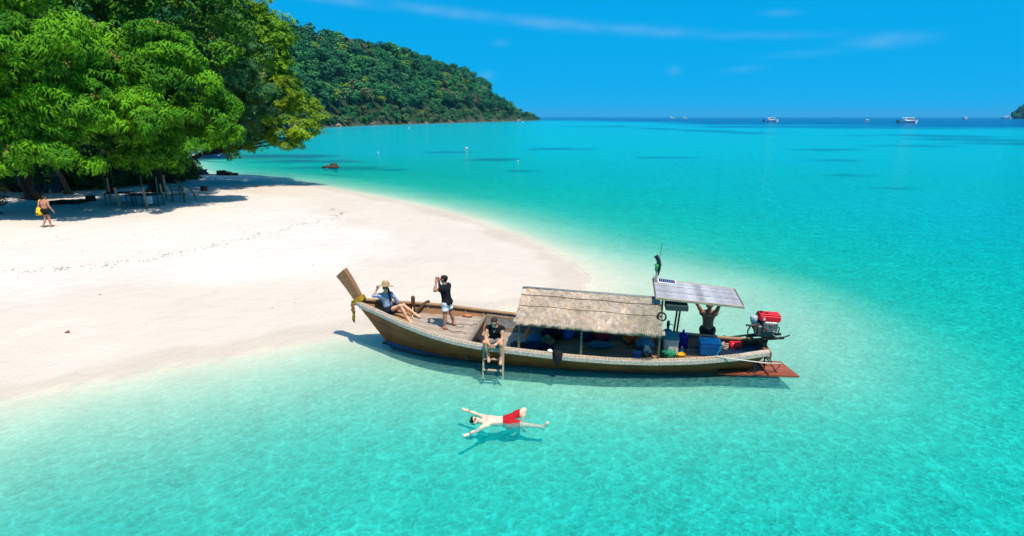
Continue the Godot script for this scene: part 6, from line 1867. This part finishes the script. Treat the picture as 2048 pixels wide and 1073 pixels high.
	for i in 900:
		var a := r.randf() * TAU
		var q := sqrt(r.randf())
		var y := lut(q, [0.04, 0.29, 0.65, 0.91, 1.0], [75, 70, 54, 26, 0])
		var sc := r.randf_range(1.0, 1.7)
		hw.append(Transform3D(Basis(Vector3.UP, r.randf() * TAU) * Basis.from_scale(Vector3.ONE * sc), Vector3(2064 + cos(a) * 224 * q, y - 7, -2150 + sin(a) * 109 * q)))
		ht.append(kinds[r.randi() % 3][0])
	tag(many(self, "headland_forest", crowns[0], tinted(0.85), hw, ht), "forest on the far headland at the right end of the horizon", "forest")

func where_on(p: Vector3) -> String:
	return (", low down" if p.y < 9.0 else ", part way up" if p.y < 30.0 else ", high up") + (" at its left end" if p.z > -430.0 else " in its middle" if p.z > -620.0 else " towards its right end")

var hill_mats := {}
func hill_leaf(c: Color) -> StandardMaterial3D:
	if not hill_mats.has(c):
		var m := paint(c.r, c.g, c.b, 0.85)
		hill_mats[c] = m
	return hill_mats[c]

func speedboat(label: String, at: Vector3, turn: float, l: float, cabin: bool, group := "white boats far out on the water") -> void:
	var t := thing("motor_boat", label, "boat", Transform3D(Basis(Vector3.UP, turn), at), group)
	var white := paint(0.82, 0.83, 0.84, 0.35)
	var rings := []
	for i in 9:
		var f := i / 8.0
		var w := 0.16 * l * (1.0 - pow(f, 3.0)) + 0.004 * l
		var h := l * (0.1 + 0.05 * f * f)
		var x := (f - 0.5) * l
		rings.append(PackedVector3Array([Vector3(x - 0.04 * l * f * f, -0.03 * l, -w * 0.6), Vector3(x - 0.04 * l * f * f, -0.03 * l, w * 0.6), Vector3(x, h, w), Vector3(x, h * 0.95, 0), Vector3(x, h, -w)]))
	part(t, "hull", Shape.new().loft(rings).done(), white)
	part(t, "rubbing_strake", Shape.new().box(Vector3(-0.05 * l, 0.085 * l, 0), Vector3(l * 0.8, 0.012 * l, 0.325 * l)).done(), paint(0.03, 0.08, 0.2, 0.5))
	var glass := paint(0.01, 0.02, 0.03, 0.1)
	if cabin:
		part(t, "cabin", Shape.new().box(Vector3(0.02 * l, 0.17 * l, 0), Vector3(0.42 * l, 0.13 * l, 0.24 * l), Basis(), 0.02 * l).done(), white)
		for s in [-1.0, 1.0]:
			for q in 3:
				part(t, "window", Shape.new().box(Vector3((-0.1 + q * 0.12) * l, 0.195 * l, 0.121 * l * s), Vector3(0.09 * l, 0.05 * l, 0.006 * l)).done(), glass)
		part(t, "roof", Shape.new().box(Vector3(-0.02 * l, 0.255 * l, 0), Vector3(0.5 * l, 0.025 * l, 0.27 * l), Basis(Vector3.BACK, -0.03), 0.01 * l).done(), white)
	else:
		part(t, "canopy", Shape.new().box(Vector3(-0.08 * l, 0.27 * l, 0), Vector3(0.45 * l, 0.02 * l, 0.27 * l), Basis(Vector3.BACK, 0.04), 0.008 * l).done(), white)
		for x in [-0.26, 0.1]:
			for s in [-1.0, 1.0]:
				part(t, "canopy_post", Shape.new().bar(Vector3(x * l, 0.1 * l, 0.12 * l * s), Vector3(x * l, 0.265 * l, 0.12 * l * s), 0.012 * l, 0.012 * l).done(), paint(0.6, 0.6, 0.6, 0.4))
	part(t, "windscreen", Shape.new().box(Vector3(0.24 * l, 0.17 * l, 0), Vector3(0.012 * l, 0.1 * l, 0.22 * l), Basis(Vector3.BACK, 0.7)).done(), glass)
	for s in [-0.07, 0.07]:
		part(t, "outboard", Shape.new().box(Vector3(-0.52 * l, 0.1 * l, s * l), Vector3(0.05 * l, 0.12 * l, 0.055 * l), Basis(), 0.01 * l).done(), paint(0.03, 0.03, 0.035, 0.4))

func make_far_boats() -> void:
	speedboat("white cabin speedboat lying broadside left of the two big dark reef patches", Vector3(338, 0, -767), 0.1, 20.0, true)
	speedboat("small open boat left of the largest white boat, bow towards the shore", Vector3(441, 0, -730), 0.9, 11.0, false)
	speedboat("largest white cabin boat with long side windows", Vector3(413, 0, -613), 0.05, 21.0, true)
	speedboat("white boat seen end on near the horizon left of the headland", Vector3(1150, 0, -1495), 1.3, 21.0, true)
	speedboat("white boat just left of the far headland", Vector3(1420, 0, -1690), 0.15, 30.0, false)
	speedboat("dark sided boat on the horizon, left of a pair", Vector3(565, 0, -2080), 0.3, 22.0, true)
	speedboat("white boat on the horizon, right of a pair", Vector3(610, 0, -2080), 0.1, 20.0, true)
	speedboat("white speedboat passing the tip of the forested hill", Vector3(8.7, 0, -700), 0.5, 10.0, false)
	# blue wooden boat behind the grove
	var t := thing("wooden_boat", "blue wooden boat with white rail moored beyond the grove", "boat", Transform3D(Basis(Vector3.UP, 0.18), Vector3(-48.6, 0, -90.5)))
	var blue := paint(0.02, 0.09, 0.27, 0.5, "stain", Vector3(1, 1, 1))
	for side in [1.0, -1.0]:
		var r0 := []
		var r1 := []
		for i in 13:
			var f := i / 12.0
			var x := (f - 0.5) * 8.6
			var w: float = 0.9 * sin(PI * clampf(0.12 + f * 0.82, 0.0, 1.0)) * side
			var h := 0.62 + 0.5 * pow(absf(f - 0.45) * 2.0, 2.4)
			var q := PackedVector3Array([Vector3(x, -0.2, w * 0.55), Vector3(x, h, w), Vector3(x, h, w * 0.94), Vector3(x, -0.2, w * 0.5)])
			var q2 := PackedVector3Array([Vector3(x, h - 0.06, w * 1.02), Vector3(x, h + 0.05, w * 1.02), Vector3(x, h + 0.05, w * 0.9), Vector3(x, h - 0.06, w * 0.9)])
			if side > 0:
				q.reverse()
				q2.reverse()
			r0.append(q)
			r1.append(q2)
		part(t, "hull_side", Shape.new().loft(r0).done(), blue)
		part(t, "rail", Shape.new().loft(r1).done(), paint(0.7, 0.75, 0.78, 0.6))
	part(t, "floor", Shape.new().box(Vector3(0, 0.1, 0), Vector3(7.6, 0.05, 0.9)).done(), blue)
	for x in [-2.4, -0.6, 1.2, 2.8]:
		part(t, "thwart", Shape.new().box(Vector3(x, 0.5, 0), Vector3(0.3, 0.05, 1.3)).done(), paint(0.6, 0.63, 0.62, 0.7))
	for x in [-1.8, 1.0]:
		for z in [-0.6, 0.6]:
			part(t, "canopy_post", Shape.new().bar(Vector3(x, 0.4, z), Vector3(x, 2.0, z), 0.06, 0.06).done(), paint(0.6, 0.6, 0.6))
	part(t, "canopy", Shape.new().box(Vector3(-0.4, 2.03, 0), Vector3(3.4, 0.06, 1.6), Basis(), 0.02).done(), paint(0.55, 0.65, 0.7, 0.7))
	var t2 := thing("rowing_boat", "small red and white boat drawn up where the beach meets the rock bank", "boat", Transform3D(Basis(Vector3.UP, -0.4), Vector3(-47.6, ground_at(-47.6, -82.0) + 0.15, -82.0)))
	var rr := []
	for i in 9:
		var f := i / 8.0
		var x := (f - 0.5) * 4.2
		var w := 0.7 * sin(PI * clampf(0.15 + f * 0.8, 0.0, 1.0))
		rr.append(PackedVector3Array([Vector3(x, 0, -w * 0.5), Vector3(x, 0, w * 0.5), Vector3(x, 0.6, w), Vector3(x, 0.3, w * 0.8), Vector3(x, 0.3, -w * 0.8), Vector3(x, 0.6, -w)]))
	part(t2, "hull", Shape.new().loft(rr).done(), paint(0.4, 0.06, 0.05, 0.5))
	part(t2, "rail", Shape.new().box(Vector3(0, 0.62, 0.6), Vector3(3.4, 0.08, 0.1)).done(), paint(0.75, 0.73, 0.7, 0.5))
	part(t2, "rail", Shape.new().box(Vector3(0, 0.62, -0.6), Vector3(3.4, 0.08, 0.1)).done(), paint(0.75, 0.73, 0.7, 0.5))
	# mooring buoys
	for q in [[-9.27, -118.4, 0.28, 0, "pink and white mooring buoy standing alone in the middle of the bay"], [0.9, -84.7, 0.12, 1, "small white float over the dark seagrass patch"], [-24.2, -105.1, 0.13, 1, "small white float between the grove and the pink buoy"], [-58.0, -330.0, 0.35, 1, "white float off the foot of the far hill"]]:
		var b := thing("mooring_buoy", q[4], "buoy", Transform3D(Basis(Vector3.BACK, 0.15), Vector3(q[0], 0.02, q[1])))
		part(b, "float", Shape.new().smooth(true).ellipsoid(Vector3(0, q[2] * 0.35, 0), Vector3(1, 0.85, 1) * q[2], Basis(), 14, 9).done(), paint(0.55, 0.45, 0.45, 0.5) if q[3] == 0 else paint(0.55, 0.6, 0.6, 0.5))
		part(b, "band", Shape.new().smooth(true).lathe([Vector2(q[2] * 0.99, q[2] * 0.2), Vector2(q[2] * 1.02, q[2] * 0.3), Vector2(q[2] * 0.99, q[2] * 0.42)], 14).done(), paint(0.6, 0.2, 0.22, 0.5))
		part(b, "eye", Shape.new().smooth(true).lathe([Vector2(q[2] * 0.14, q[2] * 1.1), Vector2(q[2] * 0.16, q[2] * 1.4), Vector2(q[2] * 0.04, q[2] * 1.45)], 8).done(), paint(0.2, 0.2, 0.2, 0.5))


func _ready() -> void:
	make_sky_and_camera()
	rng.seed = 20240501
	make_textures()
	make_land_and_sea()
	make_foam()
	make_hill()
	make_shore_trees()
	make_boat()
	make_cargo()
	make_people()
	make_beach()
	make_far_boats()
